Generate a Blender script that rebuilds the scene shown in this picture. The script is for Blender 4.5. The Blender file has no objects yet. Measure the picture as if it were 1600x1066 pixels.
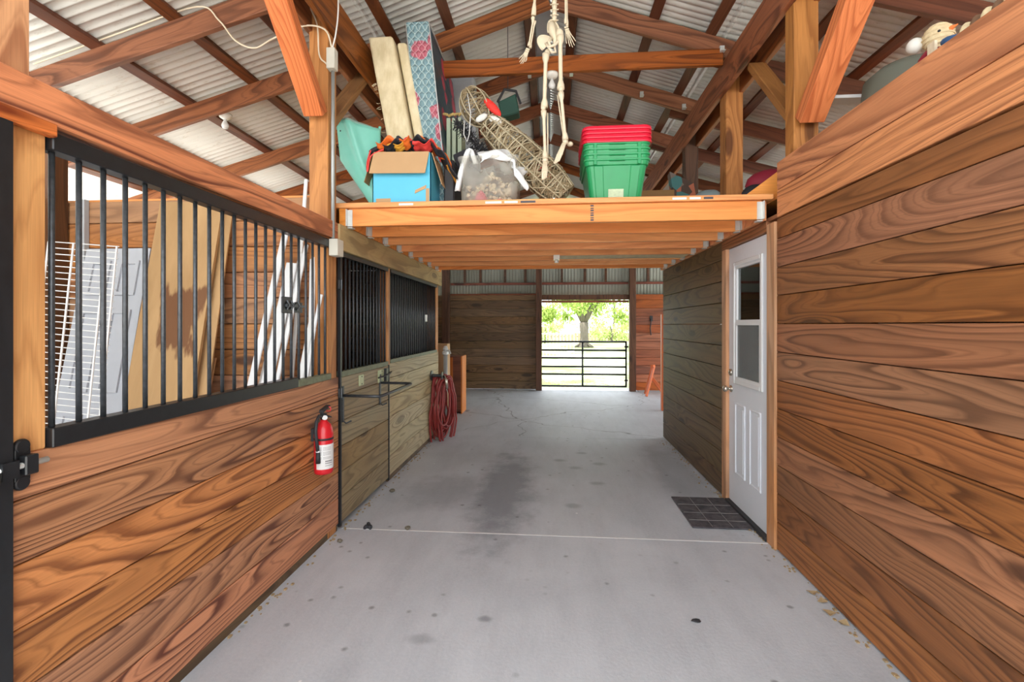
import bpy, math, random
from math import sin, cos, pi, radians, sqrt, atan
from mathutils import Vector, Matrix, Euler
random.seed(7)
SC = bpy.context.scene
COL = SC.collection
V = Vector

# ------------------------------------------------------------------ materials
class NT:
    def __init__(s, name):
        s.m = bpy.data.materials.new(name); s.m.use_nodes = True
        s.t = s.m.node_tree; s.t.nodes.clear()
        s.out = s.n('ShaderNodeOutputMaterial')
    def n(s, typ, **kw):
        nd = s.t.nodes.new(typ)
        for k, v in kw.items():
            if k.startswith('i_'):
                nd.inputs[k[2:].replace('_', ' ')].default_value = v
            else: setattr(nd, k, v)
        return nd
    def l(s, a, b): s.t.links.new(a, b)
    def val(s, x, sock):
        if isinstance(x, (int, float, tuple, list)): sock.default_value = x
        else: s.l(x, sock)
    def math(s, op, a, b=0.0, c=None, clamp=False):
        nd = s.n('ShaderNodeMath', operation=op, use_clamp=clamp)
        s.val(a, nd.inputs[0]); s.val(b, nd.inputs[1])
        if c is not None: s.val(c, nd.inputs[2])
        return nd.outputs[0]
    def vmath(s, op, a, b=(0, 0, 0)):
        nd = s.n('ShaderNodeVectorMath', operation=op)
        s.val(a, nd.inputs[0]); s.val(b, nd.inputs[1])
        return nd.outputs[0]
    def mr(s, v, a, b, c=0.0, d=1.0, smooth=False):
        nd = s.n('ShaderNodeMapRange', interpolation_type='SMOOTHSTEP' if smooth else 'LINEAR')
        s.val(v, nd.inputs[0])
        for i, x in enumerate((a, b, c, d)): s.val(x, nd.inputs[i + 1])
        return nd.outputs[0]
    def mix(s, f, a, b, mode='MIX'):
        nd = s.n('ShaderNodeMix', data_type='RGBA', blend_type=mode)
        s.val(f, nd.inputs[0]); s.val(a, nd.inputs[6]); s.val(b, nd.inputs[7])
        return nd.outputs[2]
    def noise(s, vec, scale, detail=2.0, rough=.5, dist=0.0):
        nd = s.n('ShaderNodeTexNoise'); s.l(vec, nd.inputs['Vector'])
        nd.inputs['Scale'].default_value = scale; nd.inputs['Detail'].default_value = detail
        nd.inputs['Roughness'].default_value = rough; nd.inputs['Distortion'].default_value = dist
        return nd.outputs['Fac']
    def coord(s, axis='X'):
        tc = s.n('ShaderNodeTexCoord')
        if axis == 'X': return tc.outputs['Object']
        sp = s.n('ShaderNodeSeparateXYZ'); s.l(tc.outputs['Object'], sp.inputs[0])
        cb = s.n('ShaderNodeCombineXYZ')
        o = {'Y': (1, 0, 2), 'Z': (2, 0, 1)}[axis]
        for i in range(3): s.l(sp.outputs[o[i]], cb.inputs[i])
        return cb.outputs[0]
    def bsdf(s, col, rough=.5, metal=0.0, bump=None, bstr=.2, bdist=.01, spec=.5, **kw):
        b = s.n('ShaderNodeBsdfPrincipled')
        s.val(col, b.inputs['Base Color']); s.val(rough, b.inputs['Roughness']); s.val(metal, b.inputs['Metallic'])
        b.inputs['Specular IOR Level'].default_value = spec
        for k, v in kw.items(): b.inputs[k.replace('_', ' ')].default_value = v
        if bump is not None:
            bp = s.n('ShaderNodeBump'); bp.inputs['Strength'].default_value = bstr; bp.inputs['Distance'].default_value = bdist
            s.l(bump, bp.inputs['Height']); s.l(bp.outputs[0], b.inputs['Normal'])
        s.l(b.outputs[0], s.out.inputs[0])
        return b

def c4(c): return (c[0], c[1], c[2], 1)
def srgb(r, g, b):
    f = lambda x: (x / 255 / 12.92) if x / 255 <= .04045 else ((x / 255 + .055) / 1.055) ** 2.4
    return (f(r), f(g), f(b), 1)

def wood(name, light, dark, axis='X', rings=9, knots=.35, var=.22, hue=.004, grey=0.0, greycol=(.2, .19, .16, 1), rough=.55, grain=.75, scl=1.0, fiber=.25):
    n = NT(name)
    co = n.coord(axis)
    geo = n.n('ShaderNodeNewGeometry'); oi = n.n('ShaderNodeObjectInfo')
    r = n.math('FRACT', n.math('ADD', geo.outputs['Random Per Island'], n.math('MULTIPLY', oi.outputs['Random'], 7.31)))
    cb = n.n('ShaderNodeCombineXYZ')
    for i, k in enumerate((37.0, 91.0, 53.0)): n.l(n.math('MULTIPLY', r, k), cb.inputs[i])
    p = n.vmath('ADD', co, cb.outputs[0])
    p1 = n.vmath('MULTIPLY', p, (.36 * scl, 3.4 * scl, 3.4 * scl))
    n1 = n.noise(p1, 1.0, 2.0, .4, .2)
    p2 = n.vmath('MULTIPLY', p, (1.25 * scl, 4.2 * scl, 4.2 * scl))
    vo = n.n('ShaderNodeTexVoronoi', feature='F1'); n.l(p2, vo.inputs['Vector']); vo.inputs['Scale'].default_value = 1.0
    sp = n.n('ShaderNodeSeparateColor'); n.l(vo.outputs['Color'], sp.inputs[0])
    on = n.math('GREATER_THAN', sp.outputs[0], 1 - knots)
    kf = n.math('MULTIPLY', n.mr(vo.outputs['Distance'], 0, .42, 1, 0, True), on)
    core = n.math('MULTIPLY', n.mr(vo.outputs['Distance'], .11, .19, 1, 0, True), on)
    fld = n.math('ADD', n.math('MULTIPLY', n1, rings), n.math('MULTIPLY', kf, 2.2))
    wob = n.noise(n.vmath('MULTIPLY', p, (3, 30, 30)), 1.0, 2, .5)
    fld = n.math('ADD', fld, n.math('MULTIPLY', wob, .35))
    fr = n.math('FRACT', fld)
    rp = n.n('ShaderNodeValToRGB'); n.l(fr, rp.inputs[0])
    e = rp.color_ramp.elements
    e[0].position = 0; e[0].color = (0, 0, 0, 1); e[1].position = 1; e[1].color = (0, 0, 0, 1)
    for ps, v in ((.35, .10), (.62, .42), (.80, .95), (.90, 1.0), (.955, .5)):
        x = e.new(ps); x.color = (v, v, v, 1)
    # grain lines fade where the figure is quiet
    amt = n.mr(n.noise(n.vmath('MULTIPLY', p, (.6, 5, 5)), 1.0, 1), .3, .6, .6, 1.0)
    g = n.math('MULTIPLY', n.math('MULTIPLY', rp.outputs[0], grain), amt)
    f2 = n.math('FRACT', n.math('ADD', n.math('MULTIPLY', fld, 3.0), n.math('MULTIPLY', n.noise(n.vmath('MULTIPLY', p, (1.2, 14, 14)), 1.0, 2), 1.5)))
    fine = n.mr(n.math('ABSOLUTE', n.math('SUBTRACT', f2, .72)), .0, .26, 1, 0)
    g = n.math('MAXIMUM', g, n.math('MULTIPLY', fine, grain * .5))
    col = n.mix(g, light, dark)
    fib = n.noise(n.vmath('MULTIPLY', p, (5, 220, 220)), 1.0, 2, .6)
    col = n.mix(1.0, col, n.mix(fib, (1 - fiber,) * 3 + (1,), (1 + fiber,) * 3 + (1,)), 'MULTIPLY')
    kd = (dark[0] * .45, dark[1] * .4, dark[2] * .4, 1)
    col = n.mix(n.math('MULTIPLY', core, .85), col, kd)
    if grey > 0:
        w = n.noise(n.vmath('MULTIPLY', p, (.5, 2.2, 2.2)), 1.0, 4, .65)
        w = n.mr(w, .38, .68, 0, grey)
        col = n.mix(w, col, n.mix(n.math('MULTIPLY', rp.outputs[0], .5), greycol, (greycol[0] * .4, greycol[1] * .38, greycol[2] * .35, 1)))
    hs = n.n('ShaderNodeHueSaturation')
    n.l(col, hs.inputs['Color'])
    n.l(n.mr(r, 0, 1, 1 - var, 1 + var), hs.inputs['Value'])
    r2 = n.math('FRACT', n.math('MULTIPLY', r, 17.7))
    n.l(n.mr(r2, 0, 1, .5 - hue, .5 + hue), hs.inputs['Hue'])
    r3 = n.math('FRACT', n.math('MULTIPLY', r, 5.3))
    n.l(n.mr(r3, 0, 1, .88, 1.08), hs.inputs['Saturation'])
    n.bsdf(hs.outputs[0], rough, bump=n.math('ADD', rp.outputs[0], n.math('MULTIPLY', fib, .6)), bstr=.12, bdist=.004, spec=.35)
    return n.m

def plain(name, col, rough=.5, metal=0.0, noise=.12, ns=14.0, bump=.0, spec=.5, **kw):
    n = NT(name); co = n.coord()
    f = n.noise(co, ns, 4, .6)
    c = n.mix(f, tuple(x * (1 - noise) for x in col[:3]) + (1,), tuple(min(1, x * (1 + noise)) for x in col[:3]) + (1,))
    n.bsdf(c, rough, metal, bump=f if bump else None, bstr=bump, bdist=.01, spec=spec, **kw)
    return n.m

O1 = srgb(222, 140, 80); D1 = srgb(128, 58, 26)
M = {}
M['near_y'] = wood('pine_red_planks', srgb(202, 134, 84), srgb(84, 34, 14), 'Y', rings=28, knots=.22, grey=.45, greycol=srgb(142, 98, 70), grain=.95, var=.12)
M['near_x'] = wood('pine_beam_orange', srgb(216, 124, 60), srgb(100, 38, 12), 'X', rings=17, knots=.18, grain=.95, var=.06)
M['near_z'] = wood('pine_post_pale', srgb(214, 160, 112), srgb(138, 80, 48), 'Z', rings=15, knots=.12, grain=.7, var=.06)
M['right_y'] = wood('pine_right_planks', srgb(162, 104, 64), srgb(66, 33, 18), 'Y', rings=22, knots=.42, grey=.6, greycol=srgb(112, 74, 46), grain=.78, var=.18)
M['right_top'] = wood('pine_right_top_planks', srgb(210, 132, 66), srgb(112, 52, 18), 'Y', rings=15, knots=.14, var=.05, grain=.8)
M['olive_y'] = wood('weathered_olive_planks', srgb(156, 130, 92), srgb(82, 60, 36), 'Y', rings=18, knots=.5, grey=.7, greycol=srgb(146, 138, 108), var=.12)
M['brown_y'] = wood('weathered_brown_planks', srgb(108, 80, 48), srgb(54, 34, 18), 'Y', rings=18, knots=.5, grey=.6, greycol=srgb(98, 86, 58), var=.14)
M['stall_x'] = wood('stall_back_planks', srgb(178, 122, 72), srgb(96, 52, 26), 'X', rings=15, knots=.25, grey=.5, greycol=srgb(150, 118, 92), var=.16)
M['back_x'] = wood('end_wall_planks', srgb(136, 104, 70), srgb(54, 36, 22), 'X', rings=20, knots=.4, grey=.6, greycol=srgb(84, 70, 54), var=.2)
M['joist'] = wood('joist_pine', srgb(236, 160, 92), srgb(190, 106, 50), 'X', rings=10, knots=.3, grain=.6, var=.08)
M['deck'] = wood('deck_pine', srgb(228, 158, 92), srgb(184, 104, 50), 'X', rings=10, knots=.3, grain=.5, var=.08)
M['rafter'] = wood('rafter_brown', srgb(150, 88, 48), srgb(78, 38, 18), 'X', rings=14, knots=.2, grain=.8, var=.14)
M['purlin'] = wood('purlin_brown', srgb(108, 62, 38), srgb(62, 32, 19), 'X', rings=12, knots=.15, grain=.7, var=.1)
M['brace'] = wood('brace_orange', srgb(212, 122, 76), srgb(160, 74, 40), 'X', rings=26, knots=.03, grain=.75, var=.05)
M['braceb'] = wood('brace_tan', srgb(150, 106, 66), srgb(102, 64, 36), 'X', rings=15, knots=.1, grain=.6, var=.1)
M['post_z'] = wood('post_tan', srgb(184, 126, 78), srgb(124, 72, 38), 'Z', rings=14, knots=.3, grain=.65, var=.1)
M['header_x'] = wood('header_weathered', srgb(190, 158, 100), srgb(128, 92, 46), 'X', rings=8, knots=.5, grain=.7, grey=.5, greycol=srgb(170, 160, 115), var=.06)
M['trim_z'] = wood('door_trim', srgb(196, 136, 90), srgb(120, 74, 44), 'Z', rings=10, knots=.1, grain=.7, grey=.5, greycol=srgb(205, 190, 170), var=.1)
M['red_x'] = wood('red_wood', srgb(128, 66, 42), srgb(80, 36, 22), 'X', rings=10, knots=.1)
M['redz'] = wood('darkpost', srgb(98, 64, 42), srgb(56, 34, 23), 'Z', rings=10, knots=.1, var=.1)
M['black'] = plain('black_paint', (.012, .013, .015), .38, .0, noise=.5, ns=30)
M['bar'] = plain('bar_grey_black', (.055, .06, .066), .35, .4, noise=.7, ns=60)
M['oldgreen'] = plain('mildewed_rail', (.17, .19, .12), .6, .1, noise=.5, ns=20)
M['galv'] = plain('galvanised', (.62, .64, .62), .4, .35, noise=.15, ns=30)
M['conduit'] = plain('conduit_grey', (.36, .38, .37), .45, .3)
M['boxbeige'] = plain('box_beige', (.6, .58, .5), .5)
M['white'] = plain('white_paint', (.68, .69, .7), .45, noise=.03)
M['doorwhite'] = plain('door_white', (.7, .73, .78), .4, noise=.03)
M['whitedirty'] = plain('white_dirty', (.66, .67, .66), .55, noise=.15, ns=8)
M['olddoor'] = plain('old_door_paint', (.47, .49, .53), .5, noise=.05)
M['brass'] = plain('nickel', (.55, .5, .42), .25, .9)
M['red'] = plain('extinguisher_red', (.62, .015, .025), .28)
M['rubber'] = plain('rubber', (.025, .025, .028), .6)
M['hose'] = plain('hose_red', (.27, .03, .026), .5, noise=.3)
M['bone'] = plain('bone', (.64, .55, .4), .5, noise=.12, ns=40)
M['green'] = plain('tote_green', (.015, .3, .1), .35, noise=.08)
M['lidred'] = plain('lid_red', (.7, .01, .04), .35, noise=.05)
M['teal'] = plain('teal_plastic', (.2, .58, .47), .35, noise=.06)
M['tealin'] = plain('teal_shaded', (.24, .36, .31), .6, noise=.2)  # greyer teal paints in the shade inside the hollow
M['card'] = plain('cardboard', (.52, .32, .16), .75, noise=.06)
M['carddark'] = plain('cardboard_dark', (.3, .17, .06), .75, noise=.08)
M['blue'] = plain('box_blue', (.1, .5, .72), .5, noise=.05)
M['cream'] = None
M['cloth'] = plain('white_cloth', (.72, .74, .75), .85, noise=.05, ns=30, bump=.3)
M['orange'] = plain('orange_paint', (.62, .13, .03), .5, noise=.2)
M['foam'] = plain('grey_foam', (.42, .44, .46), .8, noise=.1, ns=30)
M['glassm'] = None
M['bulb'] = plain('bulb_glass', (.8, .8, .78), .1, Alpha=.85)
M['porcelain'] = plain('porcelain', (.75, .73, .66), .3)
M['wire'] = plain('cable_cream', (.7, .6, .45), .5)
M['wirewhite'] = plain('white_wire', (.75, .75, .73), .4)
M['shell'] = plain('seashell', (.72, .62, .46), .6, noise=.25, ns=60)
M['pink'] = plain('pink_plastic', (.8, .16, .22), .5)
M['dirt'] = plain('debris_dark', (.03, .03, .035), .7)
M['stone'] = plain('stone', (.14, .12, .09), .8, noise=.3)
M['leafdry'] = plain('dry_leaf', (.36, .26, .14), .8, noise=.3, ns=40)
M['darkgreen'] = plain('dark_green_mesh', (.02, .07, .05), .7)
M['paper'] = plain('label_paper', (.75, .75, .74), .6, noise=.05)
M['ink'] = plain('label_ink', (.06, .06, .07), .6)
M['vine'] = plain('vine_twig', (.3, .23, .13), .7, noise=.4, ns=30)
M['vinepale'] = plain('pale_twig', (.46, .39, .26), .6)
M['redglit'] = plain('red_sisal', (.75, .03, .02), .6, noise=.4, ns=90, bump=.6)
M['bark'] = plain('bark', (.13, .11, .09), .9, noise=.35, ns=3, bump=.5)
M['dome'] = plain('green_grey_plastic', (.14, .155, .125), .6, noise=.05)
M['halw'] = plain('halloween_black', (.015, .015, .02), .7)
M['halo'] = plain('halloween_orange', (.8, .16, .02), .6)
M['haly'] = plain('halloween_yellow', (.8, .38, .04), .6)
M['halr'] = plain('halloween_red', (.7, .05, .04), .6)
M['snow'] = plain('cream_rope', (.7, .58, .36), .8, noise=.3, ns=50, bump=.5)
M['bluescarf'] = plain('blue_scarf', (.03, .1, .25), .8)
M['carrot'] = plain('carrot', (.8, .2, .04), .6)
M['darkred'] = plain('dark_red_cloth', (.25, .01, .03), .7)
M['whitefur'] = plain('white_fur', (.7, .7, .66), .9)

def m_glass():
    n = NT('window_glass')
    g = n.n('ShaderNodeBsdfGlossy'); g.inputs['Roughness'].default_value = .03; g.inputs['Color'].default_value = (.8, .85, .85, 1)
    t = n.n('ShaderNodeBsdfTransparent'); t.inputs['Color'].default_value = (.75, .8, .78, 1)
    f = n.n('ShaderNodeFresnel'); f.inputs[0].default_value = 1.5
    ff = n.math('ADD', f.outputs[0], .12)
    mx = n.n('ShaderNodeMixShader'); n.l(ff, mx.inputs[0]); n.l(t.outputs[0], mx.inputs[1]); n.l(g.outputs[0], mx.inputs[2])
    n.l(mx.outputs[0], n.out.inputs[0]); return n.m
M['glassm'] = m_glass()

def m_tub():
    n = NT('translucent_tub'); co = n.coord()
    b = n.bsdf((.75, .74, .68, 1), .45)
    t = n.n('ShaderNodeBsdfTransparent'); t.inputs[0].default_value = (.92, .91, .86, 1)
    mx = n.n('ShaderNodeMixShader'); n.l(n.mr(n.noise(co, 6, 3), .3, .7, .2, .42), mx.inputs[0])
    n.l(t.outputs[0], mx.inputs[1]); n.l(b.outputs[0], mx.inputs[2]); n.l(mx.outputs[0], n.out.inputs[0]); return n.m
M['tub'] = m_tub()

def m_metal_sheet(name, base, dirt):
    n = NT(name); co = n.coord()
    f = n.noise(co, 2.2, 4, .6); f2 = n.noise(n.vmath('MULTIPLY', co, (6, 26, 6)), 1.0, 4, .75)
    c = n.mix(n.mr(f2, .58, .72, 0, .6), n.mix(f, tuple(x * .88 for x in base[:3]) + (1,), base), dirt)
    n.bsdf(c, .5, .0, spec=.4); return n.m
M['sheet'] = m_metal_sheet('roof_sheet', (.71, .71, .67, 1), (.36, .3, .21, 1))
M['sheetw'] = m_metal_sheet('end_wall_sheet', (.36, .37, .31, 1), (.2, .16, .1, 1))

def m_concrete():
    n = NT('concrete_floor'); co = n.coord()
    a = n.noise(co, .9, 5, .6, .3); b = n.noise(n.vmath('MULTIPLY', co, (5, 1.2, 1)), 1.0, 5, .65); fine = n.noise(co, 60, 4, .7)
    c = n.mix(n.mr(a, .3, .7), srgb(170, 176, 184), srgb(196, 201, 208))
    c = n.mix(n.mr(b, .45, .75, 0, .4), c, srgb(142, 146, 154))
    c = n.mix(n.mr(fine, .3, .75, 0, .3), c, srgb(214, 214, 216))
    sp = n.n('ShaderNodeSeparateXYZ'); n.l(co, sp.inputs[0])
    # scuffed dark patch where feet and hooves turn
    def blob(x, y, rx, ry):
        dx = n.math('DIVIDE', n.math('SUBTRACT', sp.outputs[0], x), rx); dy = n.math('DIVIDE', n.math('SUBTRACT', sp.outputs[1], y), ry)
        d = n.math('SQRT', n.math('ADD', n.math('MULTIPLY', dx, dx), n.math('MULTIPLY', dy, dy)))
        d = n.math('ADD', d, n.math('MULTIPLY', n.math('SUBTRACT', n.noise(co, 5, 5, .7), .5), 1.1))
        return n.mr(d, .3, 1.0, 1, 0, True)
    k = n.math('MAXIMUM', n.math('MULTIPLY', blob(-.40, 4.1, .34, 1.5), .6), n.math('MULTIPLY', blob(-.9, 4.0, .5, .6), .3))
    k = n.math('MAXIMUM', k, n.math('MULTIPLY', blob(1.2, 4.6, .3, 1.6), .3))
    for bx_, by_ in ((.25, 4.75), (.35, 5.3), (.42, 4.3), (.18, 3.75), (.5, 4.9), (.1, 5.0), (-.5, 5.2)):
        k = n.math('MAXIMUM', k, n.math('MULTIPLY', blob(bx_, by_, .09, .07), .4))
    k = n.math('MAXIMUM', k, n.math('MULTIPLY', blob(-.58, 2.1, .09, .05), .35))
    k = n.math('MAXIMUM', k, n.math('MULTIPLY', blob(-.315, 2.27, .05, .035), .6))
    c = n.mix(k, c, srgb(98, 102, 110))
    # small dark spots
    vo = n.n('ShaderNodeTexVoronoi', feature='F1'); n.l(co, vo.inputs['Vector']); vo.inputs['Scale'].default_value = 9
    s2 = n.n('ShaderNodeSeparateColor'); n.l(vo.outputs['Color'], s2.inputs[0])
    msk = n.mr(n.noise(co, 1.1, 2), .42, .55, .25, 1)
    d2 = n.math('ADD', vo.outputs['Distance'], n.math('MULTIPLY', n.noise(co, 40, 3), .12))
    sp2 = n.math('MULTIPLY', n.math('MULTIPLY', n.mr(d2, .13, .24, 1, 0), n.math('GREATER_THAN', s2.outputs[0], .68)), msk)
    c = n.mix(n.math('MULTIPLY', sp2, .55), c, srgb(70, 68, 66))
    vw = n.n('ShaderNodeTexVoronoi', feature='F1'); n.l(co, vw.inputs['Vector']); vw.inputs['Scale'].default_value = 4.3
    s3 = n.n('ShaderNodeSeparateColor'); n.l(vw.outputs['Color'], s3.inputs[0])
    c = n.mix(n.math('MULTIPLY', n.mr(vw.outputs['Distance'], .02, .045, 1, 0), n.math('GREATER_THAN', s3.outputs[0], .7)), c, srgb(230, 230, 232))
    # hairline cracks in the far slab
    vc = n.n('ShaderNodeTexVoronoi', feature='DISTANCE_TO_EDGE'); n.l(n.vmath('ADD', co, (.3, .1, 0)), vc.inputs['Vector']); vc.inputs['Scale'].default_value = .42
    wn = n.n('ShaderNodeTexNoise'); n.l(co, wn.inputs['Vector']); wn.inputs['Scale'].default_value = 2.0
    n.l(n.vmath('ADD', co, n.vmath('MULTIPLY', wn.outputs['Color'], (.5, .5, 0))), vc.inputs['Vector'])
    ck = n.math('MULTIPLY', n.mr(vc.outputs['Distance'], .001, .004, 1, 0), n.math('GREATER_THAN', sp.outputs[1], 6.05))
    c = n.mix(n.math('MULTIPLY', ck, .6), c, srgb(90, 90, 92))
    n.bsdf(c, n.mr(a, .3, .7, .5, .7), bump=n.math('ADD', fine, b), bstr=.15, bdist=.01, spec=.35)
    return n.m
M['concrete'] = m_concrete()

def m_lawn():
    n = NT('lawn'); co = n.coord()
    a = n.noise(co, .35, 5, .65); b = n.noise(co, 30, 3, .7)
    c = n.mix(n.mr(a, .42, .6), srgb(92, 122, 46), srgb(196, 192, 170))
    c = n.mix(n.mr(b, .3, .7, 0, .5), c, srgb(150, 165, 100))
    n.bsdf(c, .9); return n.m
M['lawn'] = m_lawn()
M['apron'] = plain('pale_apron', (.68, .66, .62), .9, noise=.15, ns=3)  # unseen ground made pale to bounce light up under the roof

def m_leaf(name, a, b):
    n = NT(name); oi = n.n('ShaderNodeNewGeometry')
    c = n.mix(oi.outputs['Random Per Island'], a, b)
    bs = n.bsdf(c, .6)
    t = n.n('ShaderNodeBsdfTranslucent'); n.l(c, t.inputs[0])
    mx = n.n('ShaderNodeMixShader'); mx.inputs[0].default_value = .45
    n.l(bs.outputs[0], mx.inputs[1]); n.l(t.outputs[0], mx.inputs[2]); n.l(mx.outputs[0], n.out.inputs[0]); return n.m
M['leaf1'] = m_leaf('oak_leaf', srgb(120, 150, 60), srgb(180, 195, 110))
M['leaf2'] = m_leaf('bush_leaf', srgb(150, 175, 90), srgb(215, 220, 165))

def m_quilt():
    n = NT('blue_floral_quilt'); co = n.coord()
    sp = n.n('ShaderNodeSeparateXYZ'); n.l(co, sp.inputs[0])
    h = n.math('ADD', sp.outputs[0], sp.outputs[1])
    wv = n.math('MULTIPLY', n.math('SINE', n.math('MULTIPLY', sp.outputs[2], 120)), .004)
    a = n.math('PINGPONG', n.math('ADD', n.math('ADD', h, n.math('MULTIPLY', sp.outputs[2], .75)), wv), .0265)
    b = n.math('PINGPONG', n.math('SUBTRACT', n.math('SUBTRACT', h, n.math('MULTIPLY', sp.outputs[2], .75)), wv), .0265)
    d = n.math('MINIMUM', a, b)
    line = n.mr(d, .0015, .005, 1, 0)
    c = n.mix(line, n.mix(n.noise(co, 12, 3), srgb(84, 124, 138), srgb(146, 176, 182)), srgb(186, 208, 208))
    vo = n.n('ShaderNodeTexVoronoi', feature='F1'); n.l(co, vo.inputs['Vector']); vo.inputs['Scale'].default_value = 4.6
    s = n.n('ShaderNodeSeparateColor'); n.l(vo.outputs['Color'], s.inputs[0])
    fl = n.math('MULTIPLY', n.mr(n.math('ADD', vo.outputs['Distance'], n.math('MULTIPLY', n.noise(co, 22, 2), .2)), .50, .54, 1, 0), n.math('GREATER_THAN', s.outputs[1], .35))
    c = n.mix(n.math('MULTIPLY', fl, .85), c, n.mix(line, srgb(190, 78, 98), srgb(222, 150, 160)))
    n.bsdf(c, .55, bump=n.mr(d, 0, .02), bstr=.9, bdist=.012); return n.m
def m_satin():
    n = NT('dark_blue_floral_side'); co = n.coord()
    f = n.noise(n.vmath('MULTIPLY', co, (4, 3, 9)), 1.0, 3, .6)
    c = n.mix(f, srgb(26, 48, 62), srgb(52, 84, 98))
    vo = n.n('ShaderNodeTexVoronoi', feature='F1'); n.l(co, vo.inputs['Vector']); vo.inputs['Scale'].default_value = 5
    s = n.n('ShaderNodeSeparateColor'); n.l(vo.outputs['Color'], s.inputs[0])
    fl = n.math('MULTIPLY', n.mr(n.math('ADD', vo.outputs['Distance'], n.math('MULTIPLY', n.noise(co, 20, 2), .2)), .52, .58, 1, 0), n.math('GREATER_THAN', s.outputs[1], .5))
    c = n.mix(fl, c, srgb(190, 60, 84))
    n.bsdf(c, .45, bump=f, bstr=.8, bdist=.03); return n.m
M['quilt'] = m_quilt(); M['satin'] = m_satin()
def m_cream():
    n = NT('cream_ticking'); co = n.coord()
    f = n.noise(n.vmath('MULTIPLY', co, (16, 16, 7)), 1.0, 3, .6)
    c = n.mix(n.mr(f, .35, .65), srgb(206, 190, 152), srgb(226, 212, 178))
    c = n.mix(n.mr(n.noise(co, 3, 4), .5, .8, 0, .4), c, srgb(176, 158, 118))
    n.bsdf(c, .9, bump=f, bstr=.6, bdist=.012); return n.m
M['cream'] = m_cream()
def m_mat():
    n = NT('rubber_floor_mat'); co = n.coord()
    f = n.noise(co, 14, 4, .7)
    br = n.n('ShaderNodeTexBrick'); n.l(co, br.inputs['Vector']); br.inputs['Scale'].default_value = 40
    c = n.mix(n.mr(f, .35, .7), srgb(52, 50, 56), srgb(96, 92, 96))
    n.bsdf(c, .8, bump=br.outputs['Fac'], bstr=.5, bdist=.006); return n.m
M['mat'] = m_mat()
def m_ply():
    n = NT('plywood_sheet'); co = n.coord()
    w = n.noise(n.vmath('MULTIPLY', co, (5, 5, .5)), 1.0, 4, .6, .4)
    c = n.mix(n.mr(w, .3, .7), srgb(160, 124, 80), srgb(188, 152, 106))
    sp = n.n('ShaderNodeSeparateXYZ'); n.l(co, sp.inputs[0])
    nz = n.noise(n.vmath('MULTIPLY', co, (14, 14, 3)), 1.0, 3, .6)
    dx = n.math('ABSOLUTE', n.math('DIVIDE', n.math('SUBTRACT', sp.outputs[0], -2.40), .15))
    dz = n.math('ABSOLUTE', n.math('DIVIDE', n.math('SUBTRACT', sp.outputs[2], 1.46), .22))
    d = n.math('ADD', n.math('MAXIMUM', dx, dz), n.math('MULTIPLY', n.math('SUBTRACT', nz, .5), 1.6))
    c = n.mix(n.mr(d, .8, 1.0, .85, 0), c, srgb(98, 54, 26))
    n.bsdf(c, .7); return n.m
M['ply'] = m_ply()

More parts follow.
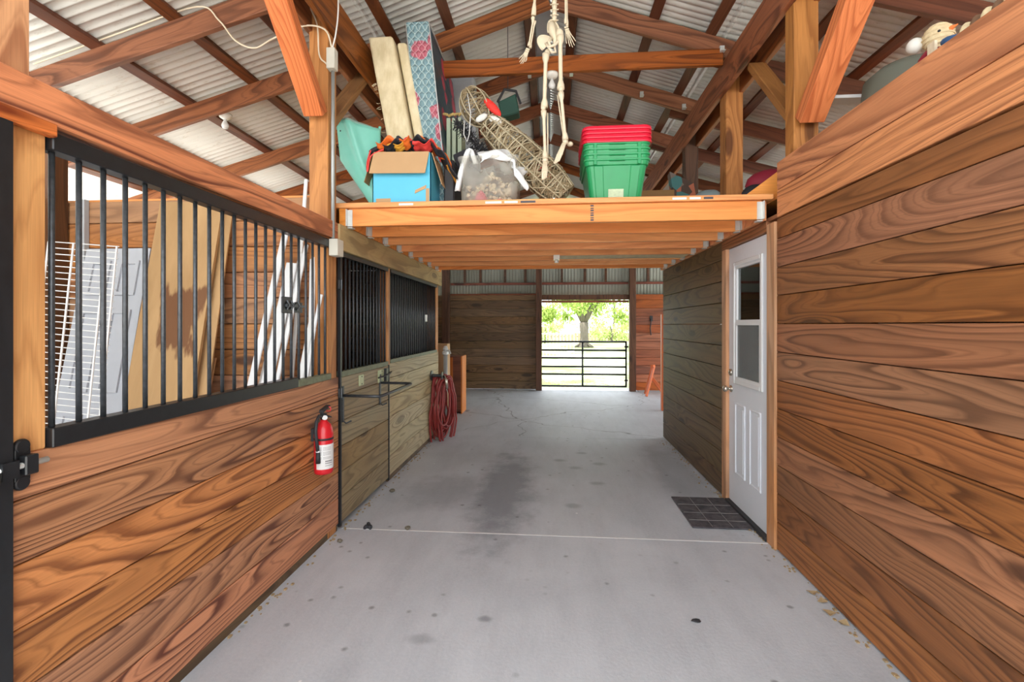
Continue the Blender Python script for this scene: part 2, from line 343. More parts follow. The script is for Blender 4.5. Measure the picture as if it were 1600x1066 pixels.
# ------------------------------------------------------------------ mesh builder
class MB:
    def __init__(s): s.v = []; s.f = []
    def add(s, vs, fs):
        b = len(s.v); s.v += [tuple(v) for v in vs]; s.f += [tuple(b + i for i in f) for f in fs]; return s
    def box(s, x0, x1, y0, y1, z0, z1):
        x0, x1 = sorted((x0, x1)); y0, y1 = sorted((y0, y1)); z0, z1 = sorted((z0, z1))
        vs = [(x, y, z) for z in (z0, z1) for y in (y0, y1) for x in (x0, x1)]
        return s.add(vs, [(0, 2, 3, 1), (4, 5, 7, 6), (0, 1, 5, 4), (2, 6, 7, 3), (0, 4, 6, 2), (1, 3, 7, 5)])
    def hexa(s, b, t):   # bottom quad, top quad (ccw seen from above)
        return s.add(list(b) + list(t), [(3, 2, 1, 0), (4, 5, 6, 7), (0, 1, 5, 4), (1, 2, 6, 5), (2, 3, 7, 6), (3, 0, 4, 7)])
    def slab(s, a, b, c, th):   # a top-left, b top-right, c bottom-left; thickness behind
        a, b, c = V(a), V(b), V(c); d = b + (c - a)
        nrm = (b - a).cross(c - a).normalized() * th
        return s.hexa([c, d, d - nrm, c - nrm], [a, b, b - nrm, a - nrm])
    def tube(s, pts, r, n=8, closed=False, cap=True):
        pts = [V(p) for p in pts]; N = len(pts)
        rs = r if isinstance(r, (list, tuple)) else [r] * N
        rings = []; prev = None
        for i, p in enumerate(pts):
            if closed: t = pts[(i + 1) % N] - pts[i - 1]
            elif i == 0: t = pts[1] - p
            elif i == N - 1: t = p - pts[i - 1]
            else: t = (pts[i + 1] - p).normalized() + (p - pts[i - 1]).normalized()
            if t.length < 1e-9: t = V((0, 0, 1))
            t.normalize()
            if prev is None:
                a = V((0, 0, 1)) if abs(t.z) < .9 else V((1, 0, 0)); u = t.cross(a).normalized()
            else:
                u = prev - t * prev.dot(t)
                u = u.normalized() if u.length > 1e-6 else t.cross(V((0, 0, 1))).normalized()
            prev = u; w = t.cross(u)
            rings.append([p + (u * cos(2 * pi * k / n) + w * sin(2 * pi * k / n)) * rs[i] for k in range(n)])
        vs = [q for rg in rings for q in rg]; fs = []
        for i in range(N if closed else N - 1):
            j = (i + 1) % N
            for k in range(n): fs.append((i * n + k, i * n + (k + 1) % n, j * n + (k + 1) % n, j * n + k))
        if not closed and cap:
            fs.append(tuple(range(n))[::-1]); fs.append(tuple((N - 1) * n + k for k in range(n)))
        return s.add(vs, fs)
    def lathe(s, prof, seg=24, mat=None):   # prof: (r, z); along local z
        vs = []; fs = []
        for r, z in prof:
            for k in range(seg):
                vs.append(V((r * cos(2 * pi * k / seg), r * sin(2 * pi * k / seg), z)))
        for i in range(len(prof) - 1):
            for k in range(seg): fs.append((i * seg + k, i * seg + (k + 1) % seg, (i + 1) * seg + (k + 1) % seg, (i + 1) * seg + k))
        fs.append(tuple(range(seg))[::-1]); fs.append(tuple((len(prof) - 1) * seg + k for k in range(seg)))
        if mat is not None: vs = [mat @ v for v in vs]
        return s.add(vs, fs)
    def ball(s, c, r, sc=(1, 1, 1), rot=None, seg=14, rg=8):
        prof = [(max(.0001, r * sin(pi * i / rg)), -r * cos(pi * i / rg)) for i in range(rg + 1)]
        m = Matrix.Translation(V(c)) @ (rot.to_4x4() if rot is not None else Matrix.Identity(4)) @ Matrix.Diagonal((sc[0], sc[1], sc[2], 1))
        return s.lathe(prof, seg, m)
    def build(s, name, mat, parent=None, smooth=False, bevel=0.0, bseg=1, loc=None, mw=None, sub=0):
        me = bpy.data.meshes.new(name); me.from_pydata(s.v, [], s.f); me.validate(); me.update()
        if smooth:
            for p in me.polygons: p.use_smooth = True
        o = bpy.data.objects.new(name, me); COL.objects.link(o)
        if mat is not None: me.materials.append(mat)
        if mw is not None: o.matrix_world = mw
        if parent is not None:
            o.parent = parent; o.matrix_parent_inverse = WM(parent).inverted()
        if bevel:
            b = o.modifiers.new('bevel', 'BEVEL'); b.width = bevel; b.segments = bseg; b.limit_method = 'ANGLE'; b.angle_limit = radians(50)
        if sub:
            b = o.modifiers.new('sub', 'SUBSURF'); b.levels = sub; b.render_levels = sub
        return o

def WM(o):
    m = o.matrix_basis.copy()
    if o.parent is not None: m = WM(o.parent) @ o.matrix_parent_inverse @ m
    return m
def tag(o, label=None, cat=None, group=None, kind=None):
    if label: o['label'] = label
    if cat: o['category'] = cat
    if group: o['group'] = group
    if kind: o['kind'] = kind
    return o
def thing(name, label, cat, loc=(0, 0, 0), group=None):
    o = bpy.data.objects.new(name, None); COL.objects.link(o); o.location = loc; o.empty_display_size = .1
    return tag(o, label, cat, group)
def struct(o): o['kind'] = 'structure'; return o
def dup(root, delta, label=None, group=None):
    r = root.copy(); COL.objects.link(r); r.location = root.location + V(delta)
    if label: r['label'] = label
    if group: r['group'] = group
    for ch in list(root.children):
        c = ch.copy(); COL.objects.link(c); c.parent = r; c.matrix_parent_inverse = ch.matrix_parent_inverse
        for g in list(ch.children):
            d = g.copy(); COL.objects.link(d); d.parent = c; d.matrix_parent_inverse = g.matrix_parent_inverse
    return r
def beam(name, p0, p1, w, h, mat, parent=None, bevel=.004, up=(0, 0, 1)):
    """square timber from p0 to p1 (centre line), w across, h along up"""
    p0, p1 = V(p0), V(p1); d = p1 - p0; L = d.length; x = d.normalized(); u = V(up)
    y = u.cross(x).normalized(); z = x.cross(y)
    m = Matrix((x, y, z)).transposed().to_4x4(); m.translation = p0
    return MB().box(0, L, -w / 2, w / 2, -h / 2, h / 2).build(name, mat, parent, bevel=bevel, mw=m)
def tbeam(name, p0, p1, w, h, mat, label, cat, group=None, **kw):
    return tag(beam(name, p0, p1, w, h, mat, **kw), label, cat, group)
ORD = ['first', 'second', 'third', 'fourth', 'fifth', 'sixth', 'seventh', 'eighth', 'ninth', 'tenth', 'eleventh', 'twelfth']

# ------------------------------------------------------------------ camera
cam = bpy.data.cameras.new('camera'); co = bpy.data.objects.new('camera', cam); COL.objects.link(co)
TH = atan(60 / 740)
co.location = (0, 0, 1.42); co.rotation_euler = (pi / 2, 0, TH)
cam.sensor_width = 36; cam.lens = 740 / 1600 * 36; cam.shift_y = (508 - 533) / 1600; cam.clip_start = .05; cam.clip_end = 300
SC.camera = co

# ------------------------------------------------------------------ floor and ground
m = MB()
m.box(-3.7, 3.7, -.35, 3.20, -.12, 0); m.box(-3.7, 3.7, 3.207, 6.00, -.12, -.002); m.box(-3.7, 3.7, 6.006, 10.9, -.12, -.003)
struct(m.build('floor', M['concrete'], bevel=.004))
o = MB().box(-1.42, 1.42, 3.198, 3.209, -.05, .0015).build('trim_1', plain('joint_filler', (.66, .66, .66), .8)); struct(o)
o = MB().box(-60, 60, 10.9, 90, -.5, -.06).build('ground', M['lawn']); struct(o)
o = MB().box(-60, 60, -40, -.36, -.5, -.05).box(-60, -3.71, -.36, 10.9, -.5, -.06).box(3.71, 60, -.36, 10.9, -.5, -.06).build('ground', M['apron']); struct(o)

# ------------------------------------------------------------------ plank walls
BW = .1775
def planks_y(x0, x1, y0, y1, z0, z1, gap=.004, jit=.0):
    mb = MB(); z = z0; k = 0
    while z < z1 - .02:
        zz = min(z + BW - gap, z1); mb.box(x0, x1, y0, y1, z, zz); z += BW
    return mb
def planks_x(x0, x1, y0, y1, z0, z1, gap=.004):
    mb = MB(); z = z0
    while z < z1 - .02:
        zz = min(z + BW - gap, z1); mb.box(x0, x1, y0, y1, z, zz); z += BW
    return mb
# left aisle side
LX = -1.46
struct(planks_y(LX - .04, LX, 1.17, 3.165, .05, 1.06).build('wall_left', M['near_y'], bevel=.004, bseg=2))
struct(MB().box(LX - .03, LX - .008, 1.17, 3.16, 0, .052).build('trim_2', M['brown_y']))
struct(planks_y(LX - .04, LX, 4.19, 6.10, .05, 1.07).build('wall_left', wood('lit_weathered_planks', srgb(188, 166, 122), srgb(112, 88, 54), 'Y', rings=18, knots=.5, grey=.7, greycol=srgb(176, 168, 134), var=.1), bevel=.004, bseg=2))  # paler tone stands in for light falling on these weathered boards
struct(MB().box(LX - .03, LX - .008, 4.19, 6.1, 0, .052).build('trim_3', M['brown_y']))
# right aisle side
RX = 1.42
struct(planks_y(RX, RX + .04, -.3, 3.105, .01, 2.44 - 2 * BW).build('wall_right', M['right_y'], bevel=.004, bseg=2))
struct(MB().box(RX, RX + .04, -.3, 3.105, 2.44 - 2 * BW + .012, 2.44 - BW + .004).box(RX, RX + .04, -.3, 3.105, 2.44 - BW + .008, 2.44).build('wall_right', M['right_top'], bevel=.004, bseg=2))
struct(planks_y(RX, RX + .04, 4.035, 6.12, .01, 2.11).build('wall_right', M['brown_y'], bevel=.004, bseg=2))
struct(MB().box(RX, RX + .04, 3.105, 4.035, 2.095, 2.12).build('wall_right', M['right_y']))
# right room shell and outer walls
struct(planks_y(3.58, 3.62, -.3, 6.1, .01, 2.3, gap=.0).build('wall_outer_right', M['brown_y']))
struct(planks_x(1.46, 3.58, 6.08, 6.12, .01, 2.3).build('wall_room_back', M['back_x']))
struct(planks_x(1.46, 3.58, -.3, -.26, .01, 2.3).build('wall_room_front', M['back_x']))
struct(MB().box(1.475, 3.58, -.3, 6.12, 2.245, 2.265).build('trim_4', M['deck']))
struct(planks_y(-3.62, -3.58, -.3, 10.4, .01, 2.31, gap=.0).build('wall_outer_left', M['brown_y']))  # unseen stretch past the stalls added to dim the cross bay
struct(planks_x(-3.58, LX - .05, 3.10, 3.14, .01, 2.29).build('wall_partition', M['stall_x'], bevel=.004))
struct(planks_x(-3.58, LX - .05, 6.06, 6.10, .01, 2.29).build('wall_partition', M['back_x'], bevel=.004))
struct(MB().box(-3.56, LX - .16, 3.16, 6.05, 2.30, 2.32).build('trim_5', M['deck']))  # deck added over the far stall to keep its inside dark
# end wall (beyond the cross bay)
YB = 10.4
struct(planks_x(-3.6, -.31, YB, YB + .04, .01, 2.08).build('wall_back', M['back_x'], bevel=.004))
struct(planks_x(1.82, 3.6, YB, YB + .04, .01, 2.08).build('wall_back', wood('end_wall_lit_orange', srgb(170, 96, 56), srgb(96, 48, 26), 'X', rings=9, knots=.2), bevel=.004))  # brighter orange plank colour paints in the light on this side

def corr(name, mat, length, width, pitch, amp, mw, kind='structure'):
    """corrugated sheet: waves run over local y, ribs along local x"""
    n = int(width / pitch * 10); vs = []; fs = []
    for i in range(n + 1):
        y = width * i / n; z = amp * (1.6 * (1 - abs(sin(pi * y / pitch)) ** .6) - .6)
        vs += [(0, y, z), (length, y, z), (length, y, z + .004), (0, y, z + .004)]
    for i in range(n):
        a = i * 4; b = a + 4
        fs += [(a, b, b + 1, a + 1), (a + 3, a + 2, b + 2, b + 3), (a, a + 3, b + 3, b), (a + 1, b + 1, b + 2, a + 2)]
    mb = MB(); mb.v = vs; mb.f = fs
    o = mb.build(name, mat, mw=mw, smooth=True); o['kind'] = kind; return o

# roof profile: rafter undersides
def zlow(x):
    ax = abs(x)
    return 4.13 - .34 * ax if ax < 1.45 else 3.637 - .285 * (ax - 1.45)
RH = .15      # rafter height
Y0, Y1 = -.7, 10.75
def roofmat(xa, xb, s):
    za = zlow(xa) + RH + .052; zb = zlow(xb) + RH + .052
    p = V((s * xa, Y0, za)); q = V((s * xb, Y0, zb)); x = (q - p).normalized(); y = V((0, 1, 0)) ; z = x.cross(y)
    if z.z < 0: z = -z; 
    m = Matrix((x, y, x.cross(y))).transposed().to_4x4(); m.translation = p
    return m, (q - p).length
for s in (-1, 1):
    for xa, xb in ((.0, 1.47), (1.43, 5.6)):
        mm, L = roofmat(xa, xb, s)
        corr('ceiling', M['sheet'], L, Y1 - Y0, .068, .0105, mm)
struct(MB().hexa([(-.14, Y0, 4.262), (.0, Y0, 4.30), (.0, Y1, 4.30), (-.14, Y1, 4.262)], [(-.14, Y0, 4.27), (.0, Y0, 4.32), (.0, Y1, 4.32), (-.14, Y1, 4.27)]).build('trim_6', M['foam']))
# end wall corrugation, vertical ribs
def vcorr(x0, x1, z0, z1):
    m = Matrix(((0, 1, 0), (0, 0, 1), (1, 0, 0))).to_4x4()   # local x->z, y->x, z->y
    m = Matrix(((0, 1, 0, x0), (0, 0, 1, YB + .09), (1, 0, 0, z0), (0, 0, 0, 1)))
    return corr('wall_back', M['sheetw'], z1 - z0, x1 - x0, .068, .010, m)
vcorr(-3.6, -1.54, .0, 3.55); vcorr(-1.6, -.32, .0, 2.06); vcorr(1.83, 3.6, .0, 2.05); vcorr(-1.6, 1.6, 2.06, 4.0); vcorr(1.6, 3.6, 2.05, 3.55)

# ------------------------------------------------------------------ roof timbers
names = ['nearest the viewer', 'level with the tie beam', 'just behind the tie beam', 'over the middle of the loft', 'at the back of the loft', 'beyond the loft', 'before the end wall']
cy = [3.05, 4.07, 5.1, 6.05, 7.1, 8.2, 9.4]
for i, y in enumerate(cy):
    if i == 0: continue
    for s, sn in ((-1, 'left'), (1, 'right')):
        a = V((0.02 * s, y, zlow(0) + RH / 2)); b = V((1.62 * s, y, zlow(0) - .34 * 1.62 + RH / 2))
        tbeam('rafter', a, b, .042, RH, M['rafter'], '%s slope brown rafter under the roof peak, pair %s' % (sn, names[i]), 'rafter', 'rafters over the aisle')
sy = {-1: [.9, 1.95, 3.02, 3.86, 4.99, 6.0, 7.1, 8.2, 9.4], 1: [.9, 2.0, 3.19, 4.2, 5.27, 6.2, 7.2, 8.3, 9.4]}
for s, sn in ((-1, 'left'), (1, 'right')):
    for i, y in enumerate(sy[s]):
        if i < 2: continue
        a = V((1.3 * s, y, zlow(1.45) + .285 * .15 + RH / 2)); b = V((5.4 * s, y, zlow(5.4) + RH / 2))
        where = 'over the stalls' if s < 0 else 'over the room behind the right wall'
        tbeam('rafter', a, b, .042, RH, M['rafter'] if s < 0 else M['purlin'], 'low brown rafter %s, %s from the front' % (where, ORD[i - 2]), 'rafter', 'low rafters on the %s' % sn)
px = {.2: 'beside the ridge', .87: 'halfway up the central slope', 1.33: 'at the foot of the central slope', 2.03: 'next outward from the long beam', 2.53: 'in the middle of the low slope', 3.1: 'third outward on the low slope', 3.75: 'above the outer wall', 4.5: 'along the eave'}
for x, w in px.items():
    for s, sn in ((-1, 'left'), (1, 'right')):
        z = zlow(x) + RH + .018
        sl = .34 if x < 1.45 else .285
        up = V((s * sl, 0, 1)).normalized()
        tbeam('purlin', (s * x, Y0 + .1, z), (s * x, Y1 - .1, z), .088, .036, M['purlin'], 'flat brown roof purlin on the %s side, %s' % (sn, w), 'purlin', 'purlins under the roof sheets', up=up)
tbeam('tie_beam', (-1.42, 4.02, 3.62), (1.41, 4.02, 3.62), .04, .135, M['rafter'], 'level orange-brown tie beam crossing behind the skeleton', 'beam')
# long beams either side of the aisle
for s, sn in ((-1, 'left'), (1, 'right')):
    for dx, q in ((.02, 'aisle-side'), (.165, 'outer')):
        tbeam('long_beam', (s * (1.43 + dx), -.5, 3.49), (s * (1.43 + dx), 10.3, 3.49), .04, .25, M['rafter'], '%s brown beam of the doubled long beam along the %s of the aisle' % (q, sn), 'beam', 'doubled long beams')
# posts
def post(x0, x1, y0, y1, z0, z1, label, mat='post_z', name='post'):
    return tag(MB().box(x0, x1, y0, y1, z0, z1).build(name, M[mat], bevel=.005), label, 'post')
post(-1.595, -1.465, 3.02, 3.145, 0, 3.6, 'tan post between the open stall grille and the stall door')
post(-1.60, -1.465, 1.09, 1.225, 2.108, 3.6, 'pale timber post above the latch at the near left edge', 'near_z')
post(-1.52, -1.462, 1.168, 1.265, 1.06, 2.03, 'pale knotty jamb post left of the nearest grille', 'near_z', 'jamb_post')
post(-1.595, -1.465, 5.98, 6.1, 0, 3.6, 'weathered post at the far end of the stall fronts')
post(-1.535, -1.455, 4.15, 4.21, 1.06, 1.98, 'thin tan jamb between the two dark grilles', 'post_z', 'jamb_post')
post(1.462, 1.605, 2.98, 3.09, 0, 3.6, 'tan post rising behind the right wall corner')
post(1.465, 1.605, 4.1, 4.24, 2.27, 3.6, 'tan post standing on the loft right of the green totes')
post(1.465, 1.605, 5.3, 5.42, 2.27, 3.6, 'dark post at the back right of the loft', 'redz')
post(1.465, 1.605, 5.95, 6.07, 0, 2.24, 'post at the far end of the right wall', 'redz')
tbeam('knee_brace', (-1.53, 2.985, 2.80), (-1.53, 2.33, 3.50), .13, .085, M['brace'], 'orange knee brace leaning toward the viewer from the left post', 'brace', up=(0, 1, 1))
tbeam('knee_brace', (-1.53, 3.14, 2.80), (-1.53, 3.78, 3.47), .12, .05, M['braceb'], 'tan knee brace leaning away behind the left post', 'brace', up=(0, -1, 1))
tbeam('knee_brace', (1.535, 2.95, 2.64), (1.535, 2.2, 3.36), .14, .085, M['brace'], 'orange knee brace leaning toward the viewer on the right', 'brace', up=(0, 1, 1))
tbeam('knee_brace', (1.535, 3.10, 2.72), (1.535, 3.68, 3.36), .12, .05, M['braceb'], 'tan knee brace leaning away behind the right post', 'brace', up=(0, -1, 1))
# header over stall fronts
tbeam('header_beam', (-1.47, 1.0, 2.055), (-1.47, 3.10, 2.055), .075, .11, M['near_x'], 'orange figured header beam over the nearest stall grille', 'beam')
tbeam('header_beam', (-1.455, 3.10, 2.02), (-1.455, 6.12, 2.02), .07, .175, M['header_x'], 'weathered header beam over the two far stall grilles', 'beam')
tbeam('header_block', (-1.445, 1.0, 1.985), (-1.445, 1.27, 1.985), .03, .04, M['near_x'], 'short board under the header above the pale jamb', 'board')

# ------------------------------------------------------------------ loft
LY = 3.2
tag(MB().box(-1.50, 1.44, LY - .01, 6.1, 2.235, 2.27).build('loft_deck', M['deck'], bevel=.003), 'orange pine loft deck spanning the aisle', 'deck')
dk = bpy.data.objects['loft_deck']
for x0, x1, c_ in ((-1.04, -.94, 'paper'), (-.44, -.33, 'paper'), (-.31, -.22, 'paper'), (-.20, -.10, 'ink'), (.80, .89, 'paper'), (.91, .98, 'paper'), (1.0, 1.06, 'ink')):
    MB().box(x0, x1, LY - .0125, LY - .0102, 2.244, 2.258).build('stapled_tag' if c_ == 'paper' else 'stamp', M[c_], dk)
t = None
jy = [3.215 + .365 * i for i in range(8)]
jl = ['front rim joist of the loft, under the deck edge', 'joist just behind the front rim joist', 'third loft joist from the front', 'fourth loft joist from the front', 'fifth loft joist from the front, left of the white panel', 'sixth loft joist from the front', 'seventh loft joist from the front', 'rearmost loft joist before the cross bay']
for i, y in enumerate(jy):
    tag(MB().box(-1.41, 1.375, y, y + .038, 2.105 if i else 2.112, 2.234).build('joist', M['joist'], bevel=.003), jl[i], 'joist', 'loft joists')
    for s in (-1, 1):
        x = -1.415 if s < 0 else 1.38
        hb = MB().box(x - .035 * (s > 0), x + .035 * (s < 0), y - .006, y, 2.11, 2.225)
        hb.box(x - .035 * (s > 0), x + .035 * (s < 0), y - .006, y + .044, 2.098, 2.1045)
        hb.box(x - .003, x + .003, y - .03, y + .07, 2.11, 2.225)
        ho = hb.build('joist_hanger', M['galv'])
        tag(ho, 'galvanised hanger at the %s end of the %s loft joist' % ('left' if s < 0 else 'right', ORD[i]), 'hanger', 'joist hangers')
tag(MB().box(-1.47, -1.421, 3.2, 6.1, 2.11, 2.234).build('ledger_board', M['joist']), 'left ledger board carrying the loft joist ends', 'board')
tag(MB().box(1.385, 1.42, 3.25, 6.1, 2.11, 2.234).build('ledger_board', M['joist']), 'right ledger board carrying the loft joist ends above the door', 'board')
# nail stamps on the front joist
g = MB()
for k in range(7): g.box(.268, .290, LY + .0135, LY + .0155, 2.12 + k * .016, 2.128 + k * .016 if k % 2 else 2.131 + k * .016)
jo = [o for o in bpy.data.objects if o.name == 'joist'][0]
g.build('grade_stamp', M['ink'], jo)
tag(MB().box(.1, 1.35, 4.72, 4.99, 2.11, 2.118).build('foam_sheet', M['cream']), 'pale sheet tucked under the loft between joists', 'sheet')
t = thing('lamp_socket', 'small white socket on the joist left of the pale panel', 'socket', (.06, 4.66, 2.1))
MB().box(.03, .09, 4.64, 4.69, 2.06, 2.1045).build('base', M['porcelain'], t); MB().lathe([(.02, 0), (.022, .02), (.012, .03)], 12, Matrix.Translation((.06, 4.66, 2.03))).build('ring', M['galv'], t)

# ------------------------------------------------------------------ grilles
def bars(t, y0, y1, n, z0, z1, x=-1.475, r=.008, mat='bar', skip=()):
    for i in range(n):
        if i in skip: continue
        y = y0 + (y1 - y0) * i / (n - 1)
        MB().tube([(x, y, z0), (x, y, (z0 + z1) / 2), (x, y, z1)], r, 8).build('bar', M[mat], t, smooth=True)
t = thing('stall_grille', 'black barred grille of the nearest stall, white door and boards behind', 'grille', (-1.47, 2.15, 1.06))
MB().box(-1.50, -1.445, 1.268, 3.03, 1.932, 1.985).build('top_rail', M['black'], t, bevel=.003)
MB().box(-1.50, -1.445, 1.268, 2.62, 1.061, 1.118).build('bottom_rail', M['black'], t, bevel=.003)
tag(MB().box(-1.50, -1.445, 2.622, 3.03, 1.061, 1.10).build('bottom_rail', M['oldgreen'], t, bevel=.003), 'mildewed green rail end')
bars(t, 1.29, 3.0, 22, 1.1, 1.94)
t = thing('grille_latch', 'small black latch box on the bars of the nearest grille', 'latch', (-1.45, 2.52, 1.5))
MB().box(-1.452, -1.44, 2.45, 2.55, 1.485, 1.575).build('plate', M['black'], t, bevel=.003)
b = MB().box(-1.44, -1.428, 2.47, 2.65, 1.52, 1.534)
for y in (2.49, 2.53, 2.6): b.tube([(-1.44, y, 1.505), (-1.425, y, 1.53), (-1.44, y, 1.555)], .006, 6)
b.build('bolt', M['bar'], t); MB().box(-1.452, -1.444, 2.58, 2.66, 1.49, 1.55).build('keeper', M['black'], t)

# middle sliding stall door
t = thing('stall_door', 'weathered plank stall door with dark bars behind the saddle rack', 'stall door', (-1.46, 3.67, 0))
planks_y(LX - .03, LX + .004, 3.2, 4.165, .04, 1.055).build('board_panel', M['olive_y'], t, bevel=.004)
MB().box(LX - .012, LX + .010, 3.178, 3.196, .02, 1.99).box(LX - .012, LX + .01, 4.168, 4.182, .02, 1.06).build('frame', M['black'], t)
MB().box(-1.49, -1.448, 3.2, 4.14, 1.058, 1.095).build('bottom_rail', M['oldgreen'], t)
MB().box(-1.49, -1.448, 3.2, 4.14, 1.90, 1.93).build('top_rail', M['black'], t)
bars(t, 3.235, 4.11, 14, 1.09, 1.905, x=-1.47, r=.008)
t = thing('stall_grille', 'dark barred grille at the far end of the stall fronts', 'grille', (-1.47, 5.1, 1.07))
tag(MB().box(-1.50, -1.448, 4.215, 5.98, 1.073, 1.105).build('bottom_rail', M['oldgreen'], t), 'pale mildewed bottom rail')
MB().box(-1.50, -1.448, 4.215, 5.98, 1.90, 1.93).build('top_rail', M['black'], t)
bars(t, 4.245, 5.95, 24, 1.1, 1.905, x=-1.475)
MB().box(-1.448, -1.44, 5.38, 5.46, 1.46, 1.54).build('latch_plate', M['white'], t)
# sheet added to darken the far stall, then boards behind the door bars
tag(MB().box(-1.60, -1.585, 4.25, 5.97, .0, 1.99).build('darkening_sheet', M['rubber'], bevel=.002), 'black sheet added behind the far grille to darken the stall', 'sheet')
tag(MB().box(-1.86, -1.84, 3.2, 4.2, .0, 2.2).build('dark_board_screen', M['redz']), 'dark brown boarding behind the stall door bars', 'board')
# near stall door edge + latch
t = thing('stall_door', 'black framed stall door edge at the far left of the view', 'stall door', (-1.46, .65, 0))
MB().box(-1.49, -1.435, 1.105, 1.160, .03, 2.0).box(-1.49, -1.435, .2, .25, .03, 2.0).box(-1.49, -1.435, .25, 1.105, 1.06, 1.12).box(-1.49, -1.435, .25, 1.105, 1.95, 2.0).build('frame', M['black'], t, bevel=.003)
planks_y(LX - .03, LX, .252, 1.103, .04, 1.06).build('board_panel', M['near_y'], t)
bars(t, .3, 1.06, 10, 1.12, 1.95)
t = thing('door_bolt', 'black slide bolt with round plates on the nearest plank corner', 'bolt', (-1.44, 1.18, 1.04))
b = MB()
RotY = Matrix.Rotation(pi / 2, 4, 'Y')
for z in (1.085, .985): b.lathe([(.001, 0), (.021, 0), (.021, .009), (.016, .012), (.001, .012)], 20, Matrix.Translation((-1.459, 1.192, z)) @ RotY)
b.box(-1.458, -1.448, 1.172, 1.212, .99, 1.08); b.build('keeper_plate', M['black'], t, smooth=False, bevel=.002)
MB().box(-1.448, -1.425, 1.18, 1.215, 1.008, 1.062).build('keeper_loop', M['black'], t, bevel=.003)
MB().tube([(-1.437, 1.10, 1.036), (-1.437, 1.245, 1.036)], .0085, 12).build('bolt_rod', M['galv'], t, smooth=True)
MB().box(-1.455, -1.425, 1.125, 1.165, 1.01, 1.055).tube([(-1.43, 1.12, 1.03), (-1.41, 1.10, 1.01), (-1.42, 1.09, .99), (-1.435, 1.11, 1.0)], .006, 8).build('bolt_handle', M['black'], t)

# hardware on the middle door
def plate(name, y0, y1, z0, z1, mat, label, cat, slot=True):
    t = MB().box(LX + .004, LX + .012, y0, y1, z0, z1).build(name, M[mat], bevel=.002)
    tag(t, label, cat)
    for z in (z0 + .012, z1 - .012): MB().lathe([(.001, 0), (.005, 0), (.005, .003), (.001, .003)], 8, Matrix.Translation((LX + .012, (y0 + y1) / 2, z)) @ RotY).build('screw', M['rubber'], t)
    return t
M['plategreen'] = plain('pale_green_plate', (.5, .56, .34), .5, noise=.15)
plate('strike_plate', 3.50, 3.585, .955, 1.035, 'plategreen', 'pale plate under the rail in the middle of the stall door', 'plate')
t = plate('latch_plate', 3.90, 4.06, .93, 1.035, 'plategreen', 'pale plate with black latch at the stall door edge', 'latch')
b = MB().tube([(-1.44, 3.88, .975), (-1.425, 4.0, .98), (-1.42, 4.1, .99), (-1.44, 4.2, .995)], .007, 8); b.box(-1.448, -1.425, 4.03, 4.08, .93, 1.04)
b.build('latch_arm', M['black'], t)
t = thing('saddle_rack', 'black tubular blanket rack folded out from the stall door', 'rack', (-1.44, 3.6, .93))
MB().box(-1.456, -1.445, 3.20, 3.225, .74, .99).tube([(-1.45, 3.215, .75), (-1.43, 3.22, .73), (-1.40, 3.24, .745)], .006, 6).build('bracket', M['bar'], t)
MB().box(-1.456, -1.445, 3.93, 3.955, .74, 1.0).tube([(-1.45, 3.945, .75), (-1.43, 3.95, .735), (-1.40, 3.97, .75)], .006, 6).build('bracket', M['bar'], t)
MB().tube([(-1.445, 3.213, .925), (-1.25, 3.215, .922), (-1.20, 3.22, .922), (-1.18, 3.25, .922), (-1.175, 3.45, .922), (-1.175, 3.92, .922), (-1.19, 3.95, .922), (-1.25, 3.96, .922), (-1.445, 3.955, .925)], .011, 10).build('rail', M['bar'], t, smooth=True)
# hinges
for y, z, w in ((3.17, 1.70, 'upper'), (3.17, .95, 'lower')):
    tag(MB().box(LX + .004, LX + .018, y - .02, y + .02, z - .03, z + .03).tube([(LX + .02, y, z - .035), (LX + .02, y, z + .035)], .007, 8).build('hinge', M['bar']), '%s black hinge on the tan post by the stall door' % w, 'hinge', 'stall door hinges')

# ------------------------------------------------------------------ fire extinguisher
ey, ex, ez = 2.80, -1.385, .515
t = thing('fire_extinguisher', 'red fire extinguisher hung on the planks left of the stall door', 'fire extinguisher', (ex, ey, ez))
T = Matrix.Translation((ex, ey, ez))
MB().lathe([(.044, 0), (.048, .004), (.05, .02), (.05, .25), (.047, .28), (.036, .31), (.02, .328), (.016, .34)], 28, T).build('cylinder', M['red'], t, smooth=True)
la = MB(); N = 18; vs = []; fs = []
a0, a1 = -1.9, .75
for i in range(N + 1):
    a = a0 + (a1 - a0) * i / N
    for z in (.035, .19): vs.append((ex + .0508 * cos(a), ey + .0508 * sin(a), ez + z))
for i in range(N): fs.append((2 * i, 2 * i + 2, 2 * i + 3, 2 * i + 1))
lab = la.add(vs, fs).build('label', M['paper'], t, smooth=True)
lk = MB()
for r_, (z, hh) in enumerate([(.172, .002), (.164, .002), (.156, .002), (.142, .002), (.134, .002), (.126, .002), (.11, .002), (.102, .002), (.082, .007), (.070, .005), (.056, .003)]):
    for (b0, b1) in ((-1.8, -1.3), (-1.15, -.3)) if z > .09 else ((-.95, -.15),):
        for i in range(6):
            a = b0 + (b1 - b0) * i / 6; b_ = b0 + (b1 - b0) * (i + .75) / 6; R = .0512
            lk.add([(ex + R * cos(a), ey + R * sin(a), ez + z), (ex + R * cos(b_), ey + R * sin(b_), ez + z), (ex + R * cos(b_), ey + R * sin(b_), ez + z + hh), (ex + R * cos(a), ey + R * sin(a), ez + z + hh)], [(0, 1, 2, 3)])
lk.build('print', M['ink'], lab)
MB().lathe([(.0515, .215), (.0515, .228)], 28, T).build('strap', M['rubber'], t, smooth=True)
b = MB().lathe([(.014, .338), (.017, .345), (.017, .375), (.012, .38)], 16, T)
